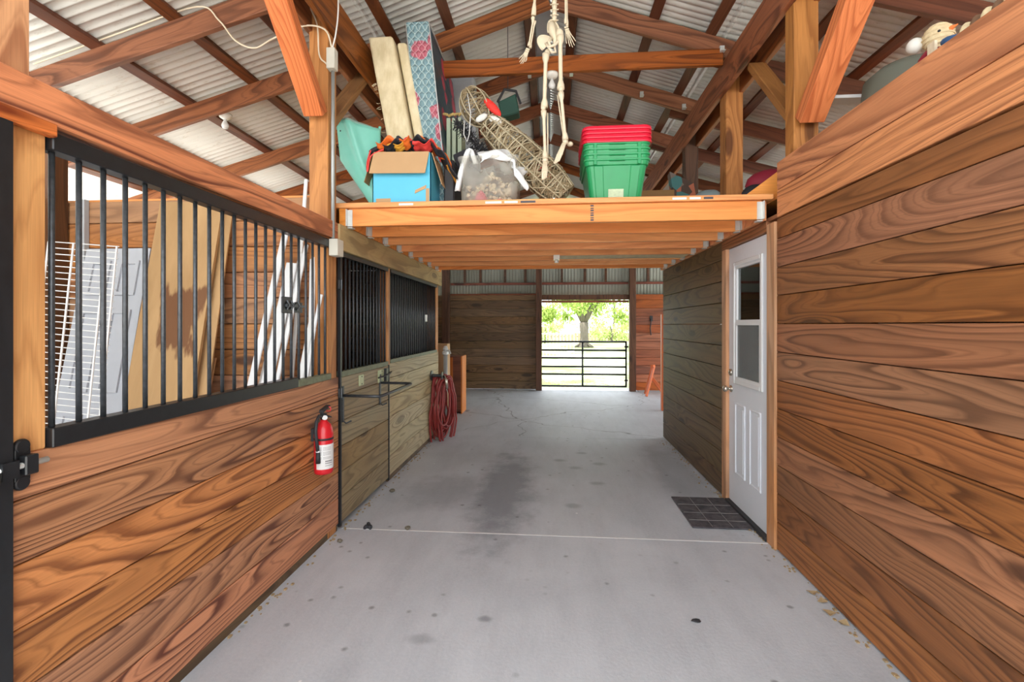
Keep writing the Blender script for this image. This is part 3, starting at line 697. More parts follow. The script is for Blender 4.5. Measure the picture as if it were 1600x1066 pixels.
b.hexa([(ex - .012, ey - .02, ez + .37), (ex + .012, ey - .02, ez + .37), (ex + .012, ey + .075, ez + .335), (ex - .012, ey + .075, ez + .335)], [(ex - .012, ey - .02, ez + .385), (ex + .012, ey - .02, ez + .385), (ex + .012, ey + .075, ez + .342), (ex - .012, ey + .075, ez + .342)])
b.hexa([(ex - .012, ey - .03, ez + .385), (ex + .012, ey - .03, ez + .385), (ex + .012, ey + .06, ez + .415), (ex - .012, ey + .06, ez + .415)], [(ex - .012, ey - .03, ez + .405), (ex + .012, ey - .03, ez + .405), (ex + .012, ey + .05, ez + .425), (ex - .012, ey + .05, ez + .425)])
b.build('valve_handle', M['rubber'], t, bevel=.002)
g_ = MB().lathe([(.001, 0), (.014, 0), (.014, .01), (.001, .012)], 18, Matrix.Translation((ex + .012, ey - .012, ez + .355)) @ Matrix.Rotation(pi / 2, 4, 'X') @ Matrix.Rotation(.5, 4, 'Y')).build('gauge', M['paper'], t)
MB().tube([(ex + .01 + .014 * cos(a) , ey + .035, ez + .4 + .016 * sin(a)) for a in [k * pi / 6 for k in range(12)]], .003, 6, closed=True).build('pin_ring', M['red'], t)
MB().tube([(ex, ey - .015, ez + .36), (ex + .0, ey - .05, ez + .375), (ex, ey - .08, ez + .345), (ex, ey - .09, ez + .28), (ex, ey - .075, ez + .2), (ex, ey - .064, ez + .14)], .009, 10).build('hose', M['rubber'], t, smooth=True)
MB().tube([(ex, ey - .064, ez + .16), (ex, ey - .064, ez + .15)], .012, 10).build('hose_clip', M['white'], t)
MB().tube([(ex, ey - .064, ez + .15), (ex, ey - .063, ez + .08)], [.011, .013], 10).build('nozzle', M['rubber'], t, smooth=True)
MB().box(LX, LX + .03, ey - .012, ey + .012, ez + .2, ez + .28).build('wall_bracket', M['rubber'], t)
t.scale = (1.12, 1.12, .96)

# ------------------------------------------------------------------ hose, faucet
t = thing('garden_hose', 'coiled red hose hanging at the end of the weathered stall front', 'hose', (-1.40, 6.0, .85))
b = MB(); rr = random.Random(3)
for k in range(15):
    pts = []; wy = .11 + rr.random() * .11; dpt = .30 + rr.random() * .17; ph = rr.random() * .3
    xo = -1.35 + rr.uniform(-.075, .09); yo = 5.82 + rr.uniform(-.06, .08)
    for i in range(28):
        a = 2 * pi * i / 28
        y = yo + wy * sin(a) * (1.0 if cos(a) < 0 else .55) ; z = .80 - .03 * k / 15 - dpt + dpt * cos(a) + .012 * sin(3 * a + ph)
        x = xo + .06 * sin(a + ph) - (.05 if cos(a) > .6 else 0) * 0.5
        pts.append((max(x, -1.44), y, z))
    b.tube(pts, .0115, 8, closed=True)
b.build('coil', M['hose'], t, smooth=True)
b = MB()
for xo, yo, dp in ((-1.30, 5.7, .56), (-1.27, 5.85, .60)):
    b.tube([(xo + .05 * sin(2 * pi * i / 24), yo + .14 * sin(2 * pi * i / 24), .78 - dp / 1.0 + dp * cos(2 * pi * i / 24) * 1.0 + .03 * 0) if False else (xo + .05 * sin(2 * pi * i / 24), yo + .13 * sin(2 * pi * i / 24), .80 - dp / 2 - .05 + dp / 2 * cos(2 * pi * i / 24)) for i in range(24)], .0115, 8, closed=True)
b.build('loose_loop', M['hose'], t, smooth=True)
MB().tube([(-1.30, 5.72, .80), (-1.27, 5.70, .74), (-1.26, 5.70, .64)], .016, 8).build('nozzle', M['brass'], t, smooth=True)
t = thing('hose_hanger', 'dark round hanger holding the red hose', 'hanger', (-1.45, 5.85, .8))
MB().lathe([(.001, 0), (.06, 0), (.06, .012), (.02, .016), (.02, .12), (.05, .13), (.05, .14), (.001, .14)], 20, Matrix.Translation((-1.459, 5.72, .80)) @ RotY).build('bracket', M['bar'], t)
t = thing('faucet_pipe', 'grey standpipe with faucet beyond the end of the stall front', 'faucet', (-1.40, 6.25, 0))
MB().tube([(-1.40, 6.25, 0), (-1.40, 6.25, 1.03)], .028, 12).build('pipe', M['conduit'], t, smooth=True)
MB().lathe([(.03, 1.02), (.045, 1.03), (.045, 1.06), (.03, 1.07), (.035, 1.10), (.02, 1.14)], 14, Matrix.Translation((-1.40, 6.25, 0))).tube([(-1.40, 6.25, 1.08), (-1.34, 6.2, 1.08), (-1.32, 6.18, 1.04)], .014, 8).build('tap', M['galv'], t)
t = thing('wooden_cabinet', 'brown wooden cabinet standing beyond the hose', 'cabinet', (-1.6, 7.6, 0))
MB().box(-1.84, -1.43, 7.5, 7.85, .02, .915).build('body', M['red_x'], t, bevel=.004)
M['orangewood'] = wood('orange_cabinet_wood', srgb(206, 126, 66), srgb(150, 80, 38), 'Z', rings=5, knots=.1)
MB().box(-1.43, -1.41, 7.49, 7.86, .0, .92).build('side_board', M['orangewood'], t)
MB().box(-1.84, -1.56, 7.485, 7.5, .04, .90).build('door', M['orangewood'], t)
tag(MB().box(-1.75, -1.52, 6.9, 7.1, 0, 1.14).build('crate', M['card'], bevel=.003), 'tall brown carton behind the standpipe', 'box')

# ------------------------------------------------------------------ end bay
for x0, x1, l in ((-2.385, -2.225, 'left dark post of the end wall'), (-.315, -.185, 'dark post left of the bright gate opening'), (1.685, 1.82, 'dark post right of the bright gate opening')):
    post(x0, x1, YB - .13, YB - .005, 0, zlow(x0) - .02, l, 'redz')
tbeam('end_header', (-.185, YB - .02, 2.02), (1.685, YB - .02, 2.02), .05, .11, M['redz'], 'dark header board above the gate opening', 'board')
tbeam('end_header', (-.185, YB + .03, 1.935), (1.685, YB + .03, 1.935), .04, .05, M['rafter'], 'lower reddish strip above the gate opening', 'board')
for z, w in ((2.33, 'lower'), (2.75, 'upper')):
    for i, (a, b_) in enumerate(((-2.225, -.315), (-.185, 1.685), (1.82, 3.5))):
        tbeam('girt', (a, YB + .05, z), (b_, YB + .05, z), .04, .05, M['red_x'], '%s red girt on the corrugated end wall, %s bay' % (w, ('left', 'gate', 'right')[i]), 'girt', 'red girts')
for i, x in enumerate((-1.9, -1.55, -1.0, -.55, .25, .75, 1.2, 2.1, 2.6)):
    tbeam('stud', (x, YB + .03, 2.36), (x, YB + .03, 3.3), .05, .04, M['redz'], '%s short dark stud from the left on the corrugated end wall' % ORD[i], 'stud', 'end wall studs', up=(0, 1, 0))
tbeam('sill_board', (-2.225, YB + .02, 2.095), (-.315, YB + .02, 2.095), .05, .03, M['red_x'], 'thin red board capping the left end wall planks', 'board')
# gate
t = thing('metal_gate', 'black five-bar tube gate closing the bright opening', 'gate', (-.2, YB + .1, 0))
gy = YB + .03
for z in (1.055, .87, .70, .51, .345, .20 if False else .085):
    MB().tube([(-.21, gy, z), (1.63, gy, z)], .022, 10).build('rail', M['black'], t, smooth=True)
for x in (-.21, .70, 1.635):
    MB().tube([(x, gy, .07), (x, gy, 1.07)], .021, 10).build('upright', M['black'], t, smooth=True)
MB().box(1.60, 1.68, gy - .03, gy + .03, .93, .97).box(1.6, 1.67, gy - .02, gy + .02, .20, .235).build('hinge', M['black'], t)
# sawhorse
t = thing('sawhorse', 'orange folding sawhorse in the far right corner', 'sawhorse', (2.05, 9.7, 0))
for (a, b_) in (((1.90, 9.6, 0), (2.07, 9.68, .60)), ((2.32, 9.6, 0), (2.02, 9.68, .38)), ((1.95, 9.95, 0), (2.08, 9.86, .60)), ((2.32, 9.95, 0), (2.03, 9.86, .38))):
    beam('leg', a, b_, .04, .045, M['orange'], t)
beam('top_bar', (2.0, 9.56, .61), (2.13, 10.0, .58), .06, .04, M['orange'], t)
tag(MB().box(1.835, 1.885, 8.0, 8.09, 0, 1.6).build('orange_board', M['orange'], bevel=.003), 'upright orange board past the end of the right wall', 'board')
t = thing('wall_hook', 'dark hook hanging on the far right plank wall', 'hook', (2.15, YB - .02, 1.6))
MB().box(2.13, 2.19, YB - .02, YB, 1.5, 1.62).tube([(2.16, YB - .03, 1.55), (2.13, YB - .05, 1.35), (2.15, YB - .04, 1.2)], .012, 8).build('strap', M['rubber'], t)

# ------------------------------------------------------------------ entry door on the right
DX = 1.43
t = struct(MB().box(RX - .012, RX + .05, 3.112, 3.222, 0, 2.075).build('trim_7', M['trim_z'], bevel=.004))
struct(MB().box(RX - .012, RX + .05, 3.94, 4.033, 0, 2.03).build('trim_8', M['trim_z'], bevel=.004))
struct(MB().box(RX - .012, RX + .05, 3.222, 4.033, 2.03, 2.10).build('trim_9', M['right_y'], bevel=.004))
d = MB()
y0, y1 = 3.228, 3.934
gz0, gz1, gy0, gy1 = 1.0, 1.87, 3.345, 3.80
xf = RX + .012
d.box(xf, xf + .04, y0, gy0, .03, 2.025); d.box(xf, xf + .04, gy1, y1, .03, 2.025); d.box(xf, xf + .04, gy0, gy1, gz1, 2.025); d.box(xf, xf + .04, gy0, gy1, .03, gz0)
door = struct(d.build('door_1', M['doorwhite']))
def frame(y0, y1, z0, z1, w, x0, x1, mb):
    mb.box(x0, x1, y0, y0 + w, z0, z1); mb.box(x0, x1, y1 - w, y1, z0, z1); mb.box(x0, x1, y0 + w, y1 - w, z0, z0 + w); mb.box(x0, x1, y0 + w, y1 - w, z1 - w, z1); return mb
fr = frame(3.315, 3.83, .965, 1.905, .035, xf - .014, xf + .001, MB()).build('window_frame', M['white'], door, bevel=.006)
frame(3.35, 3.795, 1.44, 1.87, .018, xf - .004, xf + .012, MB()).build('sash', M['white'], fr); frame(3.35, 3.795, 1.0, 1.44, .022, xf - .008, xf + .012, MB()).build('sash', M['white'], fr)
MB().box(xf + .012, xf + .016, 3.35, 3.80, 1.0, 1.87).build('pane', M['glassm'], fr)
n_ = NT('insect_screen'); bs = n_.bsdf((.25, .27, .27, 1), .7); tr_ = n_.n('ShaderNodeBsdfTransparent'); mx_ = n_.n('ShaderNodeMixShader'); mx_.inputs[0].default_value = .45
n_.l(tr_.outputs[0], mx_.inputs[1]); n_.l(bs.outputs[0], mx_.inputs[2]); n_.l(mx_.outputs[0], n_.out.inputs[0])
MB().box(xf + .003, xf + .004, 3.372, 3.773, 1.022, 1.42).build('screen', n_.m, fr)
for a, b_ in ((3.35, 3.535), (3.615, 3.80)):
    pn = frame(a, b_, .27, .82, .016, xf - .009, xf + .001, MB()).build('raised_panel', M['doorwhite'], door, bevel=.004)
    MB().box(xf - .006, xf + .001, a + .035, b_ - .035, .305, .785).build('panel_field', M['doorwhite'], pn, bevel=.005)
def knob(y, z, r, nm):
    MB().lathe([(.001, 0), (r * 1.05, 0), (r * 1.05, .006), (r * .45, .012), (r * .4, .03), (r * .9, .038), (r, .05), (r * .8, .062), (.001, .066)] if nm == 'door_knob' else [(.001, 0), (r, 0), (r, .012), (r * .6, .02), (.001, .022)], 20, Matrix.Translation((xf, y, z)) @ Matrix.Rotation(-pi / 2, 4, 'Y')).build(nm, M['brass'], door, smooth=True)
knob(3.885, .915, .026, 'door_knob'); knob(3.885, 1.045, .027, 'deadbolt')
struct(MB().box(RX - .02, RX + .05, 3.222, 3.94, 0, .028).build('trim_10', M['rubber']))
# faint things inside the room
tag(MB().box(2.6, 3.1, 3.4, 4.0, 0, 1.7).build('metal_cabinet', M['foam'], bevel=.01), 'grey cabinet dimly seen through the door window', 'cabinet')

# mat
t = thing('rubber_mat', 'dark rubber mat on the floor before the white door', 'mat', (1.2, 3.7, 0))
MB().box(.99, 1.41, 3.40, 3.99, .0, .010).build('base', M['mat'], t, bevel=.003)
b = MB()
for x in (1.13, 1.27): b.box(x - .002, x + .002, 3.41, 3.98, .010, .0125)
for y in (3.52, 3.66, 3.82): b.box(1.0, 1.40, y - .002, y + .002, .010, .0125)
b.build('tread_lines', plain('mat_seam', (.2, .19, .19), .8), t)
# floor debris
def blobm(c, r, mat, name, label, cat, sc=(1, 1, .6), seed=0, group=None):
    rg = random.Random(seed); mb = MB().ball((0, 0, 0), r, sc, seg=9, rg=6)
    mb.v = [tuple(V(v) * (1 + rg.uniform(-.22, .22)) + V(c)) for v in mb.v]
    zmin = min(v[2] for v in mb.v); mb.v = [(a, b, z - zmin - .001) for a, b, z in mb.v]
    return tag(mb.build(name, M[mat], smooth=False), label, cat, group)
t = thing('chewed_toy', 'small black chewed scrap on the floor by the stall door', 'scrap', (-1.29, 3.22, 0))
b = MB(); rg = random.Random(5)
for k in range(5):
    c = V((-1.29 + rg.uniform(-.05, .05), 3.23 + rg.uniform(-.03, .03), .015)); b.ball(c, .016, (1.4, .8, .9), rot=Euler((rg.random() * 3, rg.random() * 3, rg.random() * 3)).to_matrix(), seg=8, rg=5)
b.build('body', M['dirt'], t)
blobm((-.986, 3.215, 0), .02, 'stone', 'stone', 'small dark stone by the slab joint', 'stone', seed=2)
blobm((-1.37, 2.99, 0), .018, 'stone', 'stone', 'small brown stone below the fire extinguisher', 'stone', seed=3)
blobm((-1.34, 3.93, 0), .022, 'stone', 'stone', 'brown lump on the floor by the stall door foot', 'stone', seed=4)
blobm((.695, 2.33, 0), .018, 'dirt', 'crumb', 'dark crumb on the near floor right of centre', 'crumb', seed=6, sc=(1.3, .7, .3))
for i, (x, y) in enumerate(((1.375, 2.62), (1.385, 2.54), (1.365, 2.44), (1.385, 2.36))):
    mb = MB(); n = 7
    c = V((x, y, .006)); a0 = i * 1.3
    mb.add([c + V((cos(a0) * .03, sin(a0) * .03, .012)), c + V((cos(a0 + 1.7) * .022, sin(a0 + 1.7) * .022, .0)), c + V((-cos(a0) * .028, -sin(a0) * .028, .014)), c + V((cos(a0 - 1.5) * .024, sin(a0 - 1.5) * .024, .004)), c + V((0, 0, -.004))], [(0, 1, 4), (1, 2, 4), (2, 3, 4), (3, 0, 4)])
    o = mb.build('dry_leaf', M['leafdry']); o.modifiers.new('s', 'SOLIDIFY').thickness = .0015
    tag(o, '%s dry leaf from the door along the right wall foot' % ORD[i], 'leaf', 'dry leaves')
rg = random.Random(9); b = MB()
for k in range(260):
    s = rg.choice((-1, 1)); y = rg.uniform(2, 6); x = (-1.455 + abs(rg.gauss(0, .03))) if s < 0 else (1.415 - abs(rg.gauss(0, .03)))
    r = rg.uniform(.002, .007); b.box(x - r, x + r, y - r, y + r * 1.6, 0, r)
tag(b.build('grit', M['leafdry']), 'wood chips and grit along the foot of both walls', 'grit', kind='stuff')

# ------------------------------------------------------------------ conduit and wiring on the left post
t = thing('conduit', 'grey electrical conduit down the left post', 'conduit', (-1.44, 3.07, 1.9))
MB().tube([(-1.435, 3.03, 1.98), (-1.435, 3.03, 2.6), (-1.435, 3.03, 3.10)], .0115, 12).build('pipe', M['conduit'], t, smooth=True)
MB().box(-1.46, -1.405, 2.985, 3.04, 3.10, 3.235).build('upper_box', M['boxbeige'], t, bevel=.003)
MB().box(-1.445, -1.385, 2.99, 3.08, 1.875, 1.985).build('lower_box', M['boxbeige'], t, bevel=.003)
def smooth_path(p, n=6):
    p = [V(q) for q in p]; out = []
    for i in range(len(p) - 1):
        a, b, c, d = p[max(i - 1, 0)], p[i], p[i + 1], p[min(i + 2, len(p) - 1)]
        for k in range(n):
            t = k / n; out.append(.5 * ((2 * b) + (-a + c) * t + (2 * a - 5 * b + 4 * c - d) * t * t + (-a + 3 * b - 3 * c + d) * t ** 3))
    out.append(p[-1]); return out
tag(MB().tube(smooth_path([(-3.55, 2.985, 3.217), (-3.34, 2.985, 3.277), (-2.91, 2.985, 3.40), (-2.36, 2.985, 3.548), (-2.2, 2.985, 3.45), (-2.085, 2.985, 3.31), (-1.95, 2.985, 3.253), (-1.82, 2.985, 3.31), (-1.6, 2.96, 3.365), (-1.46, 2.97, 3.34), (-1.43, 3.0, 3.24)]), .0055, 8).build('cable', M['wire'], smooth=True), 'cream cable draped along the nearest left rafter to the box', 'cable')
tag(MB().tube(smooth_path([(-1.425, 3.0, 3.235), (-1.40, 3.0, 3.34), (-1.385, 3.0, 3.5), (-1.39, 3.0, 3.75), (-1.38, 3.02, 3.8)]), .005, 8).build('cable', M['wirewhite'], smooth=True), 'white cable rising from the upper box to the roof', 'cable')
tag(MB().tube(smooth_path([(-1.60, 3.0, 3.55), (-1.53, 3.0, 3.4), (-1.515, 3.0, 3.2), (-1.47, 3.0, 3.14), (-1.437, 3.0, 3.105)]), .005, 8).build('cable', M['wire'], smooth=True), 'cream cable looping down the front of the left post', 'cable')
def bulb(name, x, y, z, label):
    t = thing(name, label, 'light bulb', (x, y, z))
    MB().lathe([(.001, 0), (.055, 0), (.055, -.012), (.045, -.03), (.022, -.045), (.001, -.045)][::-1], 20, Matrix.Translation((x, y, z))).build('socket', M['porcelain'], t, smooth=True)
    MB().lathe([(.012, -.045), (.014, -.06), (.028, -.09), (.03, -.105), (.022, -.125), (.001, -.133)][::-1], 16, Matrix.Translation((x, y, z))).build('bulb', M['bulb'], t, smooth=True)
bulb('lamp_holder', .012, 4.03, 3.551, 'bare bulb in a white holder under the tie beam')
bulb('lamp_holder', -2.86, 3.96, zlow(2.86) + .045, 'bare bulb in a white holder under the left roof')
for i, (x, y) in enumerate(((1.40, 4.045), (-.22, 5.08), (.22, 5.08), (.95, 5.08), (1.38, 5.08))):
    tag(MB().box(x - .018, x + .018, y - .05, y - .03, zlow(x) - .0, zlow(x) + .05).box(x - .018, x + .018, y - .08, y - .03, zlow(x) - .004, zlow(x) + .002).build('rafter_tie', M['galv']), 'small galvanised tie on the rafters, %s' % ('at the right end of the tie beam', 'left of the ridge behind the bulb', 'right of the ridge behind the bulb', 'halfway down the right slope', 'at the foot of the right slope')[i], 'bracket', 'rafter ties')

# ------------------------------------------------------------------ things in the nearest stall
t = thing('leaning_door', 'white panelled door leaning on the stall partition', 'door', (-2.97, 2.8, 0))
def on_lean(x, z, yt=3.05, zt=1.95, yb=2.66): return V((x, yb + (yt - yb) * z / zt, z))
A = on_lean(-3.22, 1.95); B = on_lean(-2.745, 1.95); Cc = on_lean(-3.22, .01)
MB().slab(A, B, Cc, -.035).build('slab', M['olddoor'], t)
nn = (B - A).cross(Cc - A).normalized()
if nn.y > 0: nn = -nn
def lpanel(x0, x1, z0, z1, name):
    b = MB()
    def bar_(xa, xb, za, zb):
        a, b2, c = on_lean(xa, zb) + nn * .014, on_lean(xb, zb) + nn * .014, on_lean(xa, za) + nn * .014
        d4 = b2 + (c - a); k_ = -nn * .012; b.hexa([c + k_, d4 + k_, b2 + k_, a + k_], [c, d4, b2, a])
    w = .024
    bar_(x0, x0 + w, z0 + w, z1 - w); bar_(x1 - w, x1, z0 + w, z1 - w); bar_(x0, x1, z0, z0 + w); bar_(x0, x1, z1 - w, z1)
    b.build(name, M['olddoor'], t)
for x0, x1 in ((-3.16, -3.01), (-2.95, -2.80)):
    lpanel(x0, x1, 1.62, 1.86, 'raised_panel'); lpanel(x0, x1, .98, 1.52, 'raised_panel'); lpanel(x0, x1, .2, .85, 'raised_panel')
tag(MB().slab((-2.665, 3.04, 2.265), (-2.215, 3.045, 2.255), (-2.70, 2.60, .0), -.02).build('plywood_sheet', M['ply']), 'stained plywood sheet leaning beside the white door', 'plywood')
tag(MB().slab((-2.27, 3.075, 2.25), (-2.165, 3.08, 2.24), (-2.30, 2.68, .0), -.012).build('plywood_sheet', M['ply']), 'second plywood sheet peeking out behind the stained one', 'plywood')
tag(MB().slab((-2.28, 3.0, 1.19), (-2.235, 3.0, 1.20), (-2.36, 2.8, .0), -.012).build('board_offcut', M['card']), 'short board offcut leaning beside the plywood foot', 'board')
# wire shelves
def rack(name, p00, p10, p01, nrow, label):
    """p00 top-left, p10 top-right, p01 bottom-left"""
    p00, p10, p01 = V(p00), V(p10), V(p01); b = MB(); dv = p01 - p00; du = p10 - p00
    t = thing(name, label, 'wire shelf', tuple(p01))
    for i in range(nrow): a = p00 + dv * i / (nrow - 1); b.tube([a, a + du], .0028, 5)
    b.build('wires', M['wirewhite'], t)
    b = MB()
    for f in (0.0, .36, .82, .98): b.tube([p00 + du * f + V((0, -.006, 0)), p01 + du * f + V((0, -.006, 0))], .0055, 6)
    b.build('rails', M['wirewhite'], t); return t
rack('wire_shelf', (-2.87, 2.5, 1.90), (-2.44, 2.5, 1.865), (-2.87, 2.30, .05), 54, 'white wire shelf standing on end before the white door in the stall')
# white boards
wb = [((-1.745, 3.02, 2.08), (-1.99, 2.62, .0), .045, 'long white board, leftmost of the leaning bundle'),
      ((-1.70, 3.0, 1.83), (-1.90, 2.66, .0), .075, 'wide white board in the leaning bundle with a notched top'),
      ((-1.655, 3.03, 1.90), (-1.83, 2.70, .0), .03, 'thin white strip behind the wide white board'),
      ((-1.60, 3.0, 1.95), (-1.84, 2.65, .0), .028, 'thin white strip right of the wide white board'),
      ((-1.80, 3.03, 1.55), (-1.90, 2.56, .0), .04, 'short dirty white board at the foot of the bundle'),
      ((-1.575, 3.05, 2.42), (-1.565, 2.95, .0), .04, 'upright white strip near the tan post'),
      ((-1.49, 2.98, 1.62), (-1.70, 2.70, .0), .022, 'thin white strip slanting low beside the tan post'),
      ((-1.535, 2.95, 1.46), (-1.68, 2.70, .1), .04, 'perforated metal strip beside the tan post'),
      ((-1.505, 2.92, 1.40), (-1.62, 2.72, .0), .02, 'short white strip nearest the tan post'),
      ((-1.635, 3.06, 2.40), (-1.74, 2.98, .4), .025, 'white strip whose top shows above the header beam')]
for i, (p, q, w, l) in enumerate(wb):
    tbeam('white_board', q, p, w, .014, M['whitedirty'] if i in (4, 7, 9) else M['white'], l, 'board', 'white boards leaning in the nearest stall', up=(0, 1, 0) if False else (0.02, 1, .1))
post(-3.5, -3.40, 2.98, 3.09, 0, 2.9, 'dark corner post at the back of the nearest stall', 'redz')
tag(MB().box(-3.30, -3.25, 3.06, 3.095, .0, 2.3).build('pale_strip', M['foam']), 'pale vertical strip at the stall back corner', 'strip')

# ------------------------------------------------------------------ loft things
LZ = 2.27
def rbox(mb, cx, cy_, w, d, z, r, n=4):
    return [(cx + sx * (w / 2 - r) + r * cos(a), cy_ + sy * (d / 2 - r) + r * sin(a), z) for sx, sy, a0 in ((1, 1, 0), (-1, 1, pi / 2), (-1, -1, pi), (1, -1, 3 * pi / 2)) for a in [a0 + pi / 2 * k / n for k in range(n + 1)]]
def loftshape(rings, capb=True, capt=True):
    n = len(rings[0]); mb = MB(); vs = [p for r in rings for p in r]; fs = []
    for i in range(len(rings) - 1):
        for k in range(n): fs.append((i * n + k, i * n + (k + 1) % n, (i + 1) * n + (k + 1) % n, (i + 1) * n + k))
    if capb: fs.append(tuple(range(n))[::-1])
    if capt: fs.append(tuple((len(rings) - 1) * n + k for k in range(n)))
    return mb.add(vs, fs)
BX, BY = .46, 3.56
def tote(z, i):
    t = thing('tote_bin', ['bottom green tote of the nested stack, with a paper label', 'green tote second from the bottom of the nested stack', 'green tote third from the bottom of the nested stack', 'top green tote just below the red lids'][i], 'tote', (BX, BY, z), 'nested green totes')
    H = .30
    w0, w1, d0, d1 = .345, .43, .34, .46
    R = []
    for f, e in ((0, 0), (.03, .004), (.86, 0), (.865, .02), (.955, .022), (.96, .034), (1.0, .034)):
        R.append(rbox(None, BX, BY, w0 + (w1 - w0) * f + e, d0 + (d1 - d0) * f + e, z + H * f, .045))
    for f in (1.0, .9): R.append(rbox(None, BX, BY, w0 + (w1 - w0) * f - .012, d0 + (d1 - d0) * f - .012, z + H * f - .001, .04))
    loftshape(R, True, True).build('body', M['green'], t, smooth=False, bevel=.002)
    b = MB(); yf = BY - d1 / 2 - .012
    b.box(BX - .055, BX + .055, yf - .012, yf + .01, z + H * .94, z + H * .965)
    b.build('handle', M['green'], t, bevel=.003)
    for sx in (-1, 1): MB().box(BX + sx * .15 - .012, BX + sx * .15 + .012, yf - .006, yf + .01, z + H * .86, z + H * .97).build('latch_lug', M['green'], t, bevel=.003)
    if i == 0:
        b = MB()
        for x0, x1 in ((-.16, -.095), (.095, .16)):   # moulded ribs on the front
            b = MB()
            b.hexa([(BX + x0 * .85, BY - d0 / 2 - .008, z + .01), (BX + x1 * .85, BY - d0 / 2 - .008, z + .01), (BX + x1 * .85, BY - d0 / 2 + .02, z + .01), (BX + x0 * .85, BY - d0 / 2 + .02, z + .01)],
                   [(BX + x0, BY - d1 / 2 + .0, z + H * .85), (BX + x1, BY - d1 / 2 + .0, z + H * .85), (BX + x1, BY - d1 / 2 + .03, z + H * .85), (BX + x0, BY - d1 / 2 + .03, z + H * .85)])
            b.build('rib', M['green'], t, bevel=.004)
        MB().hexa([(BX - .055, BY - d0 / 2 - .012, z + .01), (BX + .05, BY - d0 / 2 - .012, z + .01), (BX + .05, BY - d0 / 2, z + .01), (BX - .055, BY - d0 / 2, z + .01)],
                  [(BX - .055, BY - d0 / 2 - .029, z + .10), (BX + .05, BY - d0 / 2 - .029, z + .10), (BX + .05, BY - d0 / 2 - .01, z + .10), (BX - .055, BY - d0 / 2 - .01, z + .10)]).build('label', plain('tote_label', srgb(196, 214, 180), .6, noise=.3, ns=40), t)
    return t
for i in range(4): tote(LZ + .002 + i * .038, i)
for i in range(4):
    z = LZ + .002 + 3 * .038 + .30 + i * .029
    e = .01 * (i == 0)
    R = [rbox(None, BX, BY, .478, .508, z - .004, .05), rbox(None, BX, BY, .482, .512, z + .004, .05), rbox(None, BX, BY, .474, .504, z + .022, .055), rbox(None, BX, BY, .452, .482, z + .0275, .05)]
    tag(loftshape(R).build('tote_lid', M['lidred'], bevel=.002), ['bottom red lid resting on the green totes', 'red tote lid second from the bottom', 'red tote lid second from the top', 'top red lid of the stack'][i], 'lid', 'stacked red lids')

# cardboard / blue box with costume
t = thing('open_box', 'bright blue box with open cardboard flaps at the loft edge', 'box', (-1.04, 3.45, LZ))
xa, xb, ya, yb, zb = -1.262, -.84, 3.28, 3.66, LZ + .003
zt = zb + .365
MB().box(xa, xb, ya, ya + .006, zb, zt).box(xa, xb, yb - .006, yb, zb, zt).box(xa, xa + .006, ya, yb, zb, zt).box(xb - .006, xb, ya, yb, zb, zt).box(xa, xb, ya, yb, zb, zb + .006).build('carton', M['blue'], t)
MB().slab((xa + .012, ya - .004, zt + .01), (xb - .01, ya - .004, zt + .002), (xa - .005, ya - .05, zt - .155), .004).build('front_flap', M['card'], t)
MB().slab((xb + .004, ya + .01, zt), (xb + .004, yb - .01, zt), (xb + .07, ya + .03, zt - .22), .004).build('side_flap', M['card'], t)
MB().slab((xa - .004, yb - .01, zt), (xa - .004, ya + .01, zt), (xa - .06, yb - .02, zt - .2), .004).build('side_flap', M['carddark'], t)
b = MB(); b.box(-1.235, -1.13, ya - .003, ya, zb + .02, zb + .045)
b.slab((-.95, ya - .003, zb + .10), (-.87, ya - .003, zb + .135), (-.955, ya - .003, zb + .075), .002); b.box(-.875, -.85, ya - .003, ya, zb + .02, zb + .11)
b.build('torn_patch', M['card'], t)
def cloth_grid(pts_fn, nu, nv):
    mb = MB(); vs = [pts_fn(i / (nu - 1), j / (nv - 1)) for j in range(nv) for i in range(nu)]
    fs = [(j * nu + i, j * nu + i + 1, (j + 1) * nu + i + 1, (j + 1) * nu + i) for j in range(nv - 1) for i in range(nu - 1)]
    return mb.add(vs, fs)
t = thing('striped_costume', 'orange, yellow and black striped costume heaped on the open blue box', 'costume', (-1.0, 3.42, zt))
rg = random.Random(12)
cmats = ['halw', 'halo', 'haly', 'halw', 'halr', 'halo', 'halw', 'haly', 'halr', 'halw', 'halw', 'halo', 'haly', 'halw']
for k, cm in enumerate(cmats):
    x0 = -1.30 + .52 * (k % 7) / 6.0 * .75; yy = 3.30 + .09 * (k // 7) + rg.uniform(0, .05)
    L = rg.uniform(.2, .34); w = rg.uniform(.035, .06); ph = rg.random() * 6; dz = rg.uniform(-.01, .03)
    def fn(u, v, x0=x0, L=L, w=w, ph=ph, yy=yy, dz=dz):
        x = x0 + L * u; c = (x + 1.03) / .30
        z = zt + .075 - .05 * c * c + dz + .015 * sin(9 * u + ph) + .012 * sin(17 * u + 2 * ph)
        if x > -.83: z -= (x + .83) * 1.1
        if x < -1.25: z -= (-1.25 - x) * .9
        return (x, yy + w * (v - .5) * 1.2 + .02 * sin(7 * u + ph), z + w * .9 * (.5 - v) + .008 * sin(12 * v + ph + 8 * u))
    o = cloth_grid(fn, 22, 6).build('fold', M[cm], t, smooth=True); o.modifiers.new('s', 'SOLIDIFY').thickness = .004
MB().tube(smooth_path([(-1.28, 3.29, zt + .03), (-1.30, 3.28, zt - .06), (-1.29, 3.26, zt - .13), (-1.27, 3.27, zt - .02), (-1.18, 3.28, zt + .03)]), .006, 8).build('cord', M['halr'], t, smooth=True)

